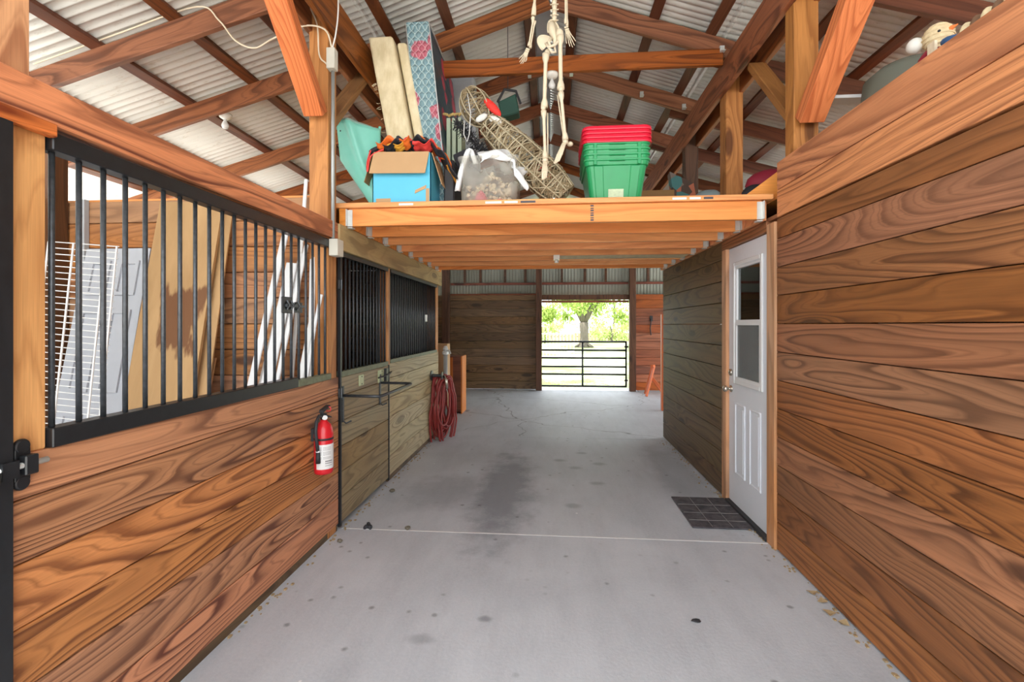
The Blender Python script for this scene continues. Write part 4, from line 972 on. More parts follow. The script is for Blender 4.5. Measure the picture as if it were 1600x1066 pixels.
# tub of shells
t = thing('plastic_tub', 'cloudy plastic tub full of shells and a pink toy', 'tub', (-.43, 3.48, LZ))
R = [rbox(None, -.437, 3.48, .40, .30, LZ + .002, .05), rbox(None, -.437, 3.48, .43, .33, LZ + .325, .05), rbox(None, -.437, 3.48, .45, .35, LZ + .33, .05), rbox(None, -.437, 3.48, .45, .35, LZ + .345, .05)]
loftshape(R, True, False).build('tub_wall', M['tub'], t, smooth=True)
rg = random.Random(2); k = 0
for k in range(80):
    x = -.437 + rg.uniform(-.16, .16); z = LZ + .03 + rg.random() * .22 * (1 - .6 * abs(x + .437) / .2); y = 3.345 + rg.uniform(.015, .07) + (.07 if abs(x + .50) < .07 else 0)
    r = rg.uniform(.012, .026)
    rot = Euler((rg.random() * 3, rg.random() * 3, rg.random() * 3))
    if k % 2: mb = MB().ball((x, y, z), r, (1, .8, .6), rot=rot.to_matrix(), seg=9, rg=6)
    else: mb = MB().lathe([(.001, -r * 1.3), (r * .5, -r * .6), (r * .35, -r * .4), (r * .9, .0), (r * .6, .2 * r), (r * .8, r * .5), (.001, r)], 9, Matrix.Translation((x, y, z)) @ rot.to_matrix().to_4x4())
    tag(mb.build('seashell', M['shell'], smooth=True), 'pale seashell inside the cloudy tub', 'shell', 'seashells in the cloudy tub')
tag(MB().lathe([(.055, 0), (.05, .04), (.03, .085), (.004, .11)], 14, Matrix.Translation((-.50, 3.39, LZ + .012))).build('pink_toy', M['pink'], smooth=True), 'pink cone-shaped toy at the front of the cloudy tub', 'toy')
tag(MB().ball((-.36, 3.38, LZ + .03), .028, (1.2, .8, 1)).build('pink_toy', M['pink'], smooth=True), 'small pink toy at the right of the cloudy tub', 'toy')
def fn(u, v):
    x = -.50 + .33 * u; a = v
    z = LZ + .425 - .03 * (u - .3) ** 2 * 4 - (.11 * a ** 1.5 if u < .72 else .2 * a) + .012 * sin(13 * u + 5 * a) - .11 * max(0, u - .6) * 1.5
    y = 3.50 - .19 * min(1, a * 1.6) + .012 * sin(18 * u + 3 * a)
    return (x + .02 * sin(9 * a), y, z)
o = cloth_grid(fn, 34, 18).build('white_cloth', M['cloth'], smooth=True); o.modifiers.new('s', 'SOLIDIFY').thickness = .005; tag(o, 'white cloth draped over the cloudy tub', 'cloth')
def fn2(u, v):
    a = u; x = -.66 + .13 * a + .035 * (v - .5); z = LZ + .10 + .30 * sin(pi * min(1, a * .75)) + .01 * sin(12 * a)
    return (x, 3.315 + .05 * a + .01 * sin(8 * v), z)
o = cloth_grid(fn2, 20, 5).build('white_strap', M['cloth'], smooth=True); o.modifiers.new('s', 'SOLIDIFY').thickness = .006; tag(o, 'white cloth strap hanging at the left of the cloudy tub', 'strap')
t = thing('black_tag', 'black printed bag behind the white strap', 'bag', (-.66, 3.5, LZ + .3))
MB().slab((-.72, 3.48, LZ + .40), (-.58, 3.52, LZ + .48), (-.68, 3.46, LZ + .30), .03).build('body', M['halw'], t)
b = MB()
for k in range(5): b.tube([(-.69 + .018 * k, 3.465 + .003 * k, LZ + .34 + .012 * k), (-.665 + .018 * k, 3.467, LZ + .375 + .012 * k)], .0022, 5)
b.build('scribble', M['white'], t)
tag(MB().box(-.78, -.70, 3.42, 3.75, LZ + .001, LZ + .36).build('dark_crate', M['rubber'], bevel=.01), 'black crate between the blue box and the cloudy tub', 'crate')
# teal shell
t = thing('kayak_end', 'teal moulded plastic kayak end standing at the left of the loft', 'kayak', (-1.4, 3.5, LZ))
def tl(v):      # left outline
    return (-1.556 + .02 * v / .45) if v < .45 else -1.536 + .236 * (v - .45) / .55
def tealfn(u, v):
    z = 2.93 - .64 * v; xl = tl(v); xr = -1.255 - .02 * (1 - v)
    xr = max(xr, xl + .03)
    a = u
    bulge = sin(pi * u) ** .8 * (.10 * (1 - v) + .02)
    fold = .035 * math.exp(-((u - .35 - .5 * v) / .10) ** 2) * (1 - v)
    return (xl + (xr - xl) * u, 3.36 + .10 * u * (1 - v) - bulge * .5 - fold + .05 * v, z + (.0 if v > .02 else 0) - .05 * u * (1 - v) - .02 * sin(pi * u) * (1 - v))
o = cloth_grid(tealfn, 30, 26).build('hull', M['teal'], t, smooth=True); o.modifiers.new('s', 'SOLIDIFY').thickness = .012
def tin(u, v):
    p = V(tealfn(u, 0)); a = pi * v
    return (p.x, p.y + .11 * sin(pi * u) ** .6 * (1 - cos(a)) * .5 * 1.6, p.z + .02 * sin(pi * u) - .10 * sin(a) * sin(pi * u) ** .5 + .02 * v)
o = cloth_grid(tin, 20, 10).build('cockpit', M['tealin'], t, smooth=True); o.modifiers.new('s', 'SOLIDIFY').thickness = .01
MB().tube([tin(i / 16, 1.0) for i in range(17)], .012, 8).build('rim', M['teal'], t, smooth=True)
MB().tube([tealfn(i / 16, 0.0) for i in range(17)] , .010, 8).build('rim', M['teal'], t, smooth=True)
MB().tube([tealfn(0, i / 20) for i in range(21)], .012, 8).build('keel', M['teal'], t, smooth=True)
MB().ball(tuple(V(tealfn(.09, .13)) + V((0, -.006, 0))), .009).build('drain_hole', M['rubber'], t)
# mattresses (leaning to the left)
def lean_slab(name, x_top, x_bot, y0, y1, z0, z1, w, mat, sub=None, parent=None, bev=.02):
    mb = MB().hexa([(x_bot, y0, z0), (x_bot + w, y0, z0), (x_bot + w, y1, z0), (x_bot, y1, z0)], [(x_top, y0, z1), (x_top + w, y0, z1), (x_top + w, y1, z1), (x_top, y1, z1)])
    return mb.build(name, mat, parent, bevel=bev, bseg=3)
t = thing('mattress', 'cream torn foam mattress leaning at the left of the pile', 'mattress', (-1.0, 4, LZ))
lean_slab('foam', -1.385, -1.13, 3.5, 4.45, LZ + .01, 3.615, .19, M['cream'], parent=t)
b = MB(); rg = random.Random(4)
for k in range(16):
    z = rg.uniform(2.7, 3.3); f = (z - LZ) / (3.615 - LZ); x = -1.13 + (-1.385 + 1.13) * f; L = rg.uniform(.01, .035)
    b.tube([(x, 3.50, z), (x - L * .6, 3.495, z - L * .3), (x - L, 3.49, z - L * rg.random())], .0015, 4)
b.build('torn_thread', M['cream'], t)
t = thing('mattress', 'thin cream pad squeezed between the cream and blue mattresses', 'mattress', (-.9, 4, LZ))
lean_slab('foam', -1.175, -.93, 3.54, 4.45, LZ + .01, 3.585, .075, M['cream'], parent=t)
t = thing('mattress', 'blue quilted floral mattress standing on its side on the loft', 'mattress', (-.9, 4.2, LZ))
xt, xb_, yA, yB, zA, zB, w = -1.11, -.955, 3.55, 4.45, LZ + .01, 3.745, .185
MB().hexa([(xb_ + .004, yA, zA), (xb_ + w - .004, yA, zA), (xb_ + w - .004, yA + .05, zA), (xb_ + .004, yA + .05, zA)], [(xt + .004, yA, zB), (xt + w - .004, yA, zB), (xt + w - .004, yA + .05, zB), (xt + .004, yA + .05, zB)]).build('quilted_edge', M['quilt'], t, bevel=.012, bseg=3)
MB().hexa([(xb_, yA + .03, zA), (xb_ + w, yA + .03, zA), (xb_ + w, yB, zA), (xb_, yB, zA)], [(xt, yA + .03, zB - .01), (xt + w, yA + .03, zB - .01), (xt + w, yB, zB - .01), (xt, yB, zB - .01)]).build('side_cover', M['satin'], t, bevel=.025, bseg=3)
for dx in (0.004, w - .004): MB().tube([(xb_ + dx, yA + .012, zA), (xt + dx, yA + .012, zB - .012), (xt + dx, yA + .1, zB - .0), (xt + dx, yB - .1, zB)], .006, 8).build('piping', M['whitedirty'], t, smooth=True)
tag(MB().hexa([(-.93, 4.55, LZ), (-.66, 4.55, LZ), (-.66, 4.75, LZ), (-.93, 4.75, LZ)], [(-1.02, 4.55, 3.9), (-.75, 4.55, 3.88), (-.75, 4.75, 3.88), (-1.02, 4.75, 3.9)]).build('grey_mattress', M['foam'], bevel=.02, bseg=2), 'pale grey mattress standing behind the blue one', 'mattress')
t = thing('folding_chairs', 'pale green and white folded chairs with tasselled edge behind the tub', 'chair', (-.76, 3.8, LZ))
for k in range(3): MB().box(-.825 + .045 * k, -.795 + .045 * k, 3.72, 3.9, LZ, 3.07).build('panel', plain('pale_green_web%d' % k, (.45, .52, .38), .6), t)
b = MB(); rg = random.Random(8)
for k in range(14): b.ball((-.84 + .155 * k / 13, 3.71 + rg.uniform(-.01, .01), 3.085 + .01 * rg.random()), .013, (1, 1, .8), seg=8, rg=5)
b.build('tassel', plain('tassel', (.6, .42, .15), .7, noise=.5, ns=40), t)
# vine figure
t = thing('vine_figure', 'tall woven vine lawn figure with a red patch, leaning over the loft', 'figure', (.05, 3.5, LZ))
ax0, ax1 = V((-.46, 3.52, 2.93)), V((.10, 3.47, LZ + .09))
axd = (ax1 - ax0).normalized(); axn = V((0, 1, 0)); axb = axd.cross(axn).normalized()
LEN = (ax1 - ax0).length
def brad(f): return (.09 + .042 * sin(min(1, f * 1.6) * pi / 2)) * (1 if f < .8 else 1 - .25 * (f - .8) / .2)
rg = random.Random(21)
def body_pt(f, a, k=1.0):
    r = brad(f) * k; return ax0 + axd * (LEN * f) + axb * (r * cos(a)) + axn * (r * sin(a))
b = MB(); b2 = MB()
for k in range(230):
    f = rg.random(); a = rg.random() * 6.28; da = rg.choice((-1, 1)) * rg.uniform(.12, .4); df = rg.uniform(-.025, .045); pts = []; kk = rg.uniform(.86, 1.03)
    for i in range(14):
        pts.append(body_pt(min(1, max(0, f)), a, kk + rg.uniform(-.03, .03))); f += df; a += da
        if f > 1.02 or f < -.02: df = -df
    (b if k % 4 else b2).tube(pts, .0032 if k % 4 else .0042, 4, cap=False)
for k in range(9):
    a = k * 2 * pi / 9; b2.tube([body_pt(i / 12, a, 1.02) for i in range(13)], .005, 5)
for f in (.1, .35, .6, .85): b2.tube([body_pt(f, 2 * pi * i / 20, 1.03) for i in range(20)], .005, 5, closed=True)
b.build('body_weave', M['vine'], t); b2.build('frame_twigs', M['vinepale'], t)
hc = V((-.555, 3.52, 3.055)); hd = V((-.45, 0, .85)).normalized(); hb = hd.cross(axn).normalized()
b = MB(); b2 = MB()
def head_pt(th, ph, k=1.0): return hc + hd * (.155 * k * cos(th)) + (hb * cos(ph) + axn * sin(ph)) * (.115 * k * sin(th))
for k in range(70):
    th = rg.uniform(.2, 2.9); ph = rg.random() * 6.28; dt = rg.uniform(-.12, .12); dp = rg.choice((-1, 1)) * rg.uniform(.15, .4); pts = []; kk = rg.uniform(.85, 1.0)
    for i in range(14): pts.append(head_pt(th, ph, kk)); th = min(3.0, max(.1, th + dt)); ph += dp
    b.tube(pts, .0032, 4, cap=False)
for k in range(8): b2.tube([head_pt(.05 + 3.0 * i / 14, k * 2 * pi / 8, 1.02) for i in range(15)], .0045, 5)
b.build('head_weave', M['vine'], t); b2.build('head_twigs', M['vinepale'], t)
o = MB().ball((-.425, 3.455, 3.02), .045, (.7, .5, 2.0), rot=Euler((0, -.75, 0)).to_matrix(), seg=16, rg=12).build('red_patch', M['redglit'], t, smooth=True)
MB().ball((-.40, 3.44, 2.915), .035, (1.6, .6, .8), rot=Euler((0, .5, 0)).to_matrix()).build('white_tuft', M['whitefur'], t, smooth=True)
MB().ball((-.50, 3.42, 2.93), .03, (1.6, .6, .8), rot=Euler((0, -.5, 0)).to_matrix()).build('white_tuft', M['whitefur'], t, smooth=True)
t = thing('black_garland', 'dark tinsel heap left of the vine figure', 'garland', (-.63, 3.48, 2.8))
b = MB(); rg = random.Random(31)
for k in range(260):
    c = V((-.70 + .22 * k / 260, 3.48 + rg.uniform(-.03, .03), 2.93 - .24 * k / 260 + rg.uniform(-.03, .03))); d_ = V((rg.uniform(-1, 1), rg.uniform(-1, .3), rg.uniform(-1, 1))).normalized() * .055
    b.tube([c, c + d_], .0028, 3, cap=False)
b.build('tinsel', M['rubber'], t)
tag(MB().tube([(-.60, 3.40, 3.10), (-.575, 3.39, 2.95), (-.585, 3.39, 2.80), (-.60, 3.385, 2.745), (-.625, 3.39, 2.80), (-.62, 3.39, 2.9)], .0035, 6).build('wire_hanger', M['wirewhite'], smooth=True), 'thin white wire hanging before the vine figure', 'wire')
t = thing('lantern', 'dark hanging lantern behind the vine figure', 'lantern', (-.3, 4.3, 3.35))
MB().hexa([(-.43, 4.13, 3.24), (-.27, 4.13, 3.28), (-.27, 4.26, 3.28), (-.43, 4.26, 3.24)], [(-.46, 4.13, 3.38), (-.30, 4.13, 3.45), (-.30, 4.26, 3.45), (-.46, 4.26, 3.38)]).build('shade', M['darkgreen'], t, bevel=.01)
MB().tube([(-.46, 4.12, 3.37), (-.40, 4.12, 3.48), (-.30, 4.12, 3.46), (-.26, 4.12, 3.35)], .012, 6).build('handle', M['rubber'], t)
MB().tube([(-.37, 4.12, 3.475), (-.37, 4.10, 4.02)], .003, 5).build('cord', M['rubber'], t)
b = MB(); rg = random.Random(5)
for k in range(14): b.tube([(-.06 + rg.uniform(-.09, .09), 4.0, 2.72 + rg.uniform(-.06, .05)), (-.06 + rg.uniform(-.09, .09), 3.98, 2.72 + rg.uniform(-.06, .05)), (-.04 + rg.uniform(-.08, .08), 4.02, 2.70 + rg.uniform(-.04, .05))], .014, 5)
tag(b.build('red_ribbon', M['lidred'], smooth=True), 'crumpled red ribbon behind the skeleton shins', 'ribbon')
tag(MB().box(-.25, .22, 3.75, 4.0, LZ, LZ + .13).build('green_mesh_crate', M['darkgreen'], bevel=.006), 'dark green mesh crate behind the foot of the vine figure', 'crate')
t = thing('black_box', 'black box with white scrawl between vine figure and green totes', 'box', (.1, 4, LZ))
MB().box(-.1, .2, 4.05, 4.4, LZ, LZ + .2).build('body', M['halw'], t)
b = MB(); rg = random.Random(6)
for k in range(5): b.tube(smooth_path([(.0 + .035 * k + rg.uniform(-.01, .01), 4.045, LZ + .05 + rg.uniform(0, .1)) for _ in range(4)], 4), .003, 5)
b.build('scrawl', M['white'], t)
# back-of-loft clutter
tag(MB().box(.78, 1.16, 4.55, 4.9, LZ, LZ + .42).build('carton', M['carddark'], bevel=.004), 'brown carton just right of the green totes', 'box')
tag(MB().box(.95, 1.22, 5.2, 5.6, LZ, LZ + .55).build('carton', M['carddark'], bevel=.004), 'tall brown carton at the back right of the loft', 'box')
tag(MB().box(-.2, .9, 5.3, 5.8, LZ, LZ + .45).build('storage_chest', plain('trunk_brown', (.06, .04, .03), .6), bevel=.02), 'dark storage chest at the back of the loft', 'chest')
M['print'] = None
def m_print():
    n = NT('printed_card'); co_ = n.coord(); vo = n.n('ShaderNodeTexVoronoi', feature='F1'); n.l(co_, vo.inputs['Vector']); vo.inputs['Scale'].default_value = 9
    s = n.n('ShaderNodeSeparateColor'); n.l(vo.outputs['Color'], s.inputs[0])
    rp = n.n('ShaderNodeValToRGB'); n.l(s.outputs[0], rp.inputs[0]); rp.color_ramp.interpolation = 'CONSTANT'
    e = rp.color_ramp.elements; e[0].color = srgb(80, 64, 56); e[1].position = .8; e[1].color = srgb(70, 120, 120)
    x = e.new(.35); x.color = srgb(120, 108, 100); x = e.new(.6); x.color = srgb(170, 100, 76)
    n.bsdf(rp.outputs[0], .7); return n.m
M['print'] = m_print()
tag(MB().slab((1.17, 4.86, 2.92), (1.40, 4.86, 2.80), (1.19, 4.70, 2.47), .06).build('printed_carton', M['print']), 'tilted printed carton leaning behind the loft posts', 'box')
tag(MB().box(1.18, 1.38, 4.62, 4.9, LZ, LZ + .2).build('printed_carton', M['print'], bevel=.005), 'low printed carton behind the loft posts', 'box')
t = thing('grey_bin', 'grey-blue round bin with a dark hoop left of the tan loft post', 'bin', (1.56, 4.4, LZ))
MB().lathe([(.12, 0), (.17, .1), (.18, .2), (.15, .3), (.08, .36), (.001, .37)], 24, Matrix.Translation((1.43, 4.44, LZ))).build('body', plain('grey_blue', (.3, .4, .42), .5), t, smooth=True)
MB().tube([(1.43 + .16 * cos(a) , 4.36, LZ + .1 + .24 * sin(a)) for a in [pi * k / 14 for k in range(15)]], .009, 6).build('hoop', M['rubber'], t)
tag(MB().ball((1.68, 3.75, LZ + .22), .15, (1.3, .8, .75), seg=18).build('red_bag', M['darkred'], smooth=True), 'dark red cloth bundle right of the tan loft post', 'bundle')
tag(MB().ball((1.50, 3.60, LZ + .09), .09, (1.2, .8, 1)).build('black_bundle', M['halw'], smooth=True), 'black bundle behind the plank offcut on the loft', 'bundle')
t = thing('small_santa', 'tiny figure with red hat in the junk right of the tan post', 'figurine', (1.45, 3.62, LZ))
MB().lathe([(.03, 0), (.035, .03), (.02, .07)], 10, Matrix.Translation((1.44, 3.7, LZ))).build('body', M['darkred'], t); MB().ball((1.44, 3.7, LZ + .09), .022).build('head', M['porcelain'], t)
MB().lathe([(.024, 0), (.002, .05)], 10, Matrix.Translation((1.44, 3.7, LZ + .1))).build('hat', M['halr'], t)
tag(MB().hexa([(1.30, 3.33, LZ), (1.60, 3.33, LZ), (1.60, 3.37, LZ), (1.30, 3.37, LZ)], [(1.30, 3.33, LZ + .015), (1.60, 3.33, LZ + .24), (1.60, 3.37, LZ + .24), (1.30, 3.37, LZ + .015)]).build('plank_offcut', M['deck']), 'slanting light plank at the right front corner of the loft', 'board')
# ------------------------------------------------------------------ things above the right wall
t = thing('round_fixture', 'grey-green round dome showing above the right wall', 'dome', (1.95, 2.9, 2.5))
MB().lathe([(.22, -.30), (.225, -.1), (.21, .03), (.15, .08), (.06, .105), (.001, .11)], 32, Matrix.Translation((2.00, 2.82, 2.78))).build('dome', M['dome'], t, smooth=True)
MB().box(1.66, 1.85, 2.93, 3.02, 2.755, 2.775).build('white_arm', M['white'], t, bevel=.003)
tag(MB().box(1.75, 2.5, 2.5, 3.06, 2.27, 2.5).build('carton', M['carddark']), 'brown carton on the room roof carrying the dome', 'box')
t = thing('snow_doll', 'cream rope doll head with carrot nose peering over the right wall', 'doll', (1.74, 2.3, 2.3))
MB().ball((1.755, 2.3, 2.725), .056, (1, 1, 1.05), seg=20, rg=14).build('head', M['snow'], t, smooth=True)
b = MB()
for k in range(8):
    th = .3 + k * .33; b.tube([V((1.755, 2.3, 2.725)) + V((.057 * sin(th) * cos(a), .057 * sin(th) * sin(a), .058 * cos(th))) for a in [2 * pi * i / 18 for i in range(18)]], .004, 5, closed=True)
b.build('rope_coil', M['snow'], t)
hv = V((1.755, 2.3, 2.725))
MB().lathe([(.012, 0), (.002, .028)], 12, Matrix.Translation(hv + V((.012, -.05, .010))) @ Matrix.Rotation(radians(80), 4, 'X') @ Matrix.Rotation(.5, 4, 'Y')).build('carrot_nose', M['carrot'], t)
b = MB()
for dx in (-.045, -.005): b.ball(hv + V((dx + .012, -.049, .016 + dx * .3)), .006)
b.build('eye', M['rubber'], t)
MB().lathe([(.05, -.2), (.055, -.08), (.035, -.05)], 14, Matrix.Translation((1.735, 2.3, 2.715))).build('red_vest', M['darkred'], t, smooth=True)
for dx in (-.05, .045): MB().box(1.735 + dx - .006, 1.735 + dx + .006, 2.22, 2.26, 2.5, 2.67).build('vest_trim', M['shell'], t)
MB().ball((1.70, 2.36, 2.725), .035, seg=10).build('pompom', M['whitefur'], t, smooth=True)
t = thing('woven_animal', 'striped cream and brown woven toy near the top right corner', 'toy', (1.66, 1.95, 2.5))
b = MB(); b3 = MB()
for k in range(7): (b if k % 2 == 0 else b3).ball((1.62 + .0 * k, 1.98 - .045 * k, 2.555 + .0 * k), .034, (.9, .55, 1.3), seg=10)
b.build('pale_band', M['snow'], t, smooth=True); b3.build('dark_band', plain('brown_band', (.16, .09, .05), .8), t, smooth=True)
tag(MB().ball((1.70, 2.13, 2.61), .05, (.8, 1.6, .55), rot=Euler((.5, 0, 0)).to_matrix()).build('blue_scarf', M['bluescarf'], smooth=True), 'dark blue rolled scarf beside the rope doll', 'scarf')
tag(MB().ball((1.70, 1.70, 2.54), .07, (.8, 1.6, .7)).build('blue_cushion', M['bluescarf'], smooth=True), 'dark blue cushion at the very top right', 'cushion')
tbeam('orange_bracket', (1.85, 2.15, 2.35), (1.85, 1.75, 3.0), .08, .05, M['near_x'], 'orange slanting timber behind the rope doll', 'brace', up=(1, 0, 0))
tag(MB().box(1.55, 1.95, 1.5, 2.42, 2.27, 2.50).build('carton', M['card']), 'carton on the room roof carrying the rope doll', 'box')

# ------------------------------------------------------------------ skeleton
SY = 2.95
def P2(u, v, dy=0.0): return V(((u - 860) * .004, SY + dy, 3.437 - v * .00396))
t = thing('hanging_skeleton', 'plastic human skeleton hanging over the loft edge', 'skeleton', (.02, SY, 2.31))
def bone(a, b_, r, ra=1.9, rb=1.9, name=None, mb=None, bow=0):
    a, b_ = V(a), V(b_); n = 12; pts = []; rs = []
    for i in range(n + 1):
        f = i / n; pts.append(a.lerp(b_, f) + V((bow * sin(pi * f), 0, 0)))
        e = max(0, 1 - f / .14); g_ = max(0, 1 - (1 - f) / .14)
        rs.append(r * (1 + (ra - 1) * sin(min(1, e * 1.2) * pi * .6) + (rb - 1) * sin(min(1, g_ * 1.2) * pi * .6)))
    mb = mb or MB(); mb.tube(pts, rs, 10)
    return mb
def emit(mb, nm): return mb.build(nm, M['bone'], t, smooth=True)
hl, kl, al = P2(853, 84), P2(850.6, 168), P2(852, 248)
hr_, kr, ar = P2(875, 60, -.02), P2(876, 143, -.02), P2(883, 222, -.02)
m_ = bone(hl, kl, .0125); m_.ball(hl + V((.012, 0, .01)), .02); m_.ball(kl + V((-.006, -.008, -.005)), .016); emit(m_, 'thigh_bone')
m_ = bone(kl + V((-.004, 0, -.02)), al, .010); m_.tube([kl + V((.02, .01, -.03)), al + V((.016, .01, .02))], .0045, 6); emit(m_, 'shin_bone')
m_ = bone(hr_, kr, .013); m_.ball(hr_ + V((-.004, 0, .015)), .024, (1, 1, 1.2)); m_.ball(kr + V((0, -.01, -.004)), .017); emit(m_, 'thigh_bone')
m_ = bone(kr + V((0, 0, -.02)), ar, .0105); m_.tube([kr + V((-.02, .01, -.03)), ar + V((-.012, .01, .02))], .0045, 6); emit(m_, 'shin_bone')
for a, toe, sd in ((al, P2(850.5, 285, -.03), 1), (ar, P2(868, 262, -.05), -1)):
    m_ = MB(); m_.ball(a + V((0, 0, -.012)), .017, (1.1, 1.2, .9)); m_.ball(a + V((.03 if sd < 0 else .006, .035, -.012)), .016, (1.2, 1.3, .9)); dirv = toe - a
    for k in range(5):
        o_ = V(((k - 2) * .0065, 0, (k - 2) * .001)); m_.tube([a + dirv * .12 + o_ * .6, a + dirv * .55 + o_ * 1.1, a + dirv * (.97 - .03 * abs(k - 1)) + o_ * 1.0], [.006, .0045, .004], 6)
        m_.ball(a + dirv * .6 + o_ * 1.1, .0062, seg=8, rg=5)
    emit(m_, 'foot')
# pelvis
m_ = MB()
def wing(c, rx, rz, rot, bulge):
    vs = []; fs = []; nu, nv = 12, 8
    for j in range(nv):
        for i in range(nu):
            a = .15 + (pi - .3) * i / (nu - 1); f = .25 + .75 * j / (nv - 1)
            p = V((rx * cos(a) * f, -bulge * (1 - f * f), rz * sin(a) * f)); p.rotate(Euler((0, rot, .0))); vs.append(V(c) + p)
    for j in range(nv - 1):
        for i in range(nu - 1): fs.append((j * nu + i, j * nu + i + 1, (j + 1) * nu + i + 1, (j + 1) * nu + i))
    n0 = len(vs); vs2 = [v + V((0, .009, 0)) for v in vs]
    m_.add(vs + vs2, fs + [tuple(n0 + q for q in f[::-1]) for f in fs] + [(( nv - 1) * nu + i, (nv - 1) * nu + i + 1, n0 + (nv - 1) * nu + i + 1, n0 + (nv - 1) * nu + i) for i in range(nu - 1)])
    m_.tube([vs[(nv - 1) * nu + i] + V((0, .004, 0)) for i in range(nu)], .0065, 6)
wing(P2(858, 74, -.02), .044, .085, -.85, .015)
wing(P2(866, 50, .01), .035, .085, -.25, -.02)
m_.tube([P2(861, 36), P2(863, 50), P2(868, 62), P2(866, 72)], [.02, .024, .018, .01], 10)
m_.tube([P2(853, 72, -.03), P2(857, 80, -.045), P2(866, 77, -.04), P2(872, 70, -.03), P2(872, 60, -.02)], .009, 8)
m_.tube([P2(857, 80, -.04), P2(862, 86, -.03), P2(868, 85, -.02), P2(866, 77, -.03)], .0075, 8)
m_.tube([P2(861, 62, -.02), P2(857, 70, -.03), P2(860, 78, -.04)], .009, 8)
emit(m_, 'pelvis')
# spine
m_ = MB(); sp_ = [P2(866 + .3 * sin(i), 30 - 8.4 * i, 0) for i in range(17)]
for p in sp_:
    m_.lathe([(.001, -.013), (.017, -.012), (.013, 0), (.017, .012), (.001, .013)], 12, Matrix.Translation(p)); m_.tube([p + V((-.026, .012, 0)), p + V((.026, .012, 0))], .004, 6); m_.ball(p + V((0, .022, -.008)), .007, seg=8, rg=5)
emit(m_, 'spine')
# ribs
m_ = MB(); top = P2(866, -104); 
for k in range(9):
    z = P2(0, -4 - 10.5 * k).z
    w_ = .085 - .0035 * abs(k - 3) * 1.3; d_ = .06
    for s in (-1, 1):
        pts = []
        for i in range(15):
            a = pi * (i / 14) * .93
            pts.append(V((.012 + s * w_ * sin(a), SY + .015 - d_ * (1 - cos(a)) * .8, z + .02 - .055 * sin(a * .5) + (.03 if k < 3 else .012) * (i / 14) ** 2)))
        m_.tube(pts, .0045, 6)
emit(m_, 'rib_cage')
m_ = MB().tube([P2(863, -98, -.08), P2(863, -40, -.095)], [.014, .009], 8); emit(m_, 'breastbone')
# arms
shl, shr = P2(842, -92), P2(890, -92)
m_ = bone(shl, P2(834, 22), .0085); emit(m_, 'upper_arm_bone')
m_ = bone(P2(833.5, 28), P2(826.5, 70), .0055); bone(P2(836, 30, .01), P2(828.5, 72, .01), .005, mb=m_); m_.ball(P2(833, 27), .013); emit(m_, 'forearm_bone')
m_ = bone(shr, P2(884, -36), .0085); emit(m_, 'upper_arm_bone')
m_ = bone(P2(883, -32), P2(883.5, 38), .0055); bone(P2(885, -32, .01), P2(886, 40, .01), .005, mb=m_); emit(m_, 'forearm_bone')
def hand(w0, d_, spread, nm='hand'):
    m_ = MB(); d_ = V(d_); sd = V((d_.z, 0, -d_.x)).normalized()
    for k in range(6): m_.ball(w0 + sd * ((k % 3 - 1) * .008) + d_ * (.04 + .1 * (k // 3)), .006, seg=8, rg=5)
    for k in range(5):
        s_ = (k - 2) * spread; L_ = (.8, .95, 1.0, .93, .78)[k]
        a = w0 + sd * (k - 2) * .004 + d_ * .15; b_ = w0 + sd * s_ * .55 + d_ * (.5 * L_); c_ = w0 + sd * s_ * .9 + d_ * (.78 * L_) + V((0, -.006, 0)); e_ = w0 + sd * s_ + d_ * L_ + V((0, -.018, 0))
        m_.tube([a, b_], .0032, 6); m_.tube([b_, c_], .003, 6); m_.tube([c_, e_], [.003, .002], 6)
        for q in (b_, c_): m_.ball(q, .0042, seg=8, rg=5)
    return emit(m_, nm)
hand(P2(825.5, 74), P2(814, 100) - P2(825.5, 74), .011)
hand(P2(884, 42), P2(894, 78) - P2(884, 42), .014)
for s, sh in ((-1, shl), (1, shr)):
    m_ = MB().tube([P2(864, -104, -.03), sh + V((0, -.01, .012))], .005, 8); emit(m_, 'collar_bone')
    m_ = MB().slab(sh + V((-.02, .03, 0)), sh + V((.02, .03, 0)), sh + V((-s * .02, .035, -.09)), .006); emit(m_, 'shoulder_blade')
m_ = MB().ball(P2(866, -128), .062, (.85, 1.05, 1.1), seg=20, rg=14); m_.ball(P2(866, -118, -.035), .032, (1, .8, 1.2)); m_.tube([P2(858, -116, -.02), P2(860, -108, -.06), P2(866, -106, -.07), P2(872, -108, -.06), P2(874, -116, -.02)], .008, 8)
o = emit(m_, 'skull')
MB().ball(P2(861, -124, -.058), .013).ball(P2(871, -124, -.058), .013).build('eye_socket', M['rubber'], o)
MB().tube([P2(866, -143), V((.024, SY, 4.32))], .0015, 5).build('hanging_string', M['wirewhite'], t)

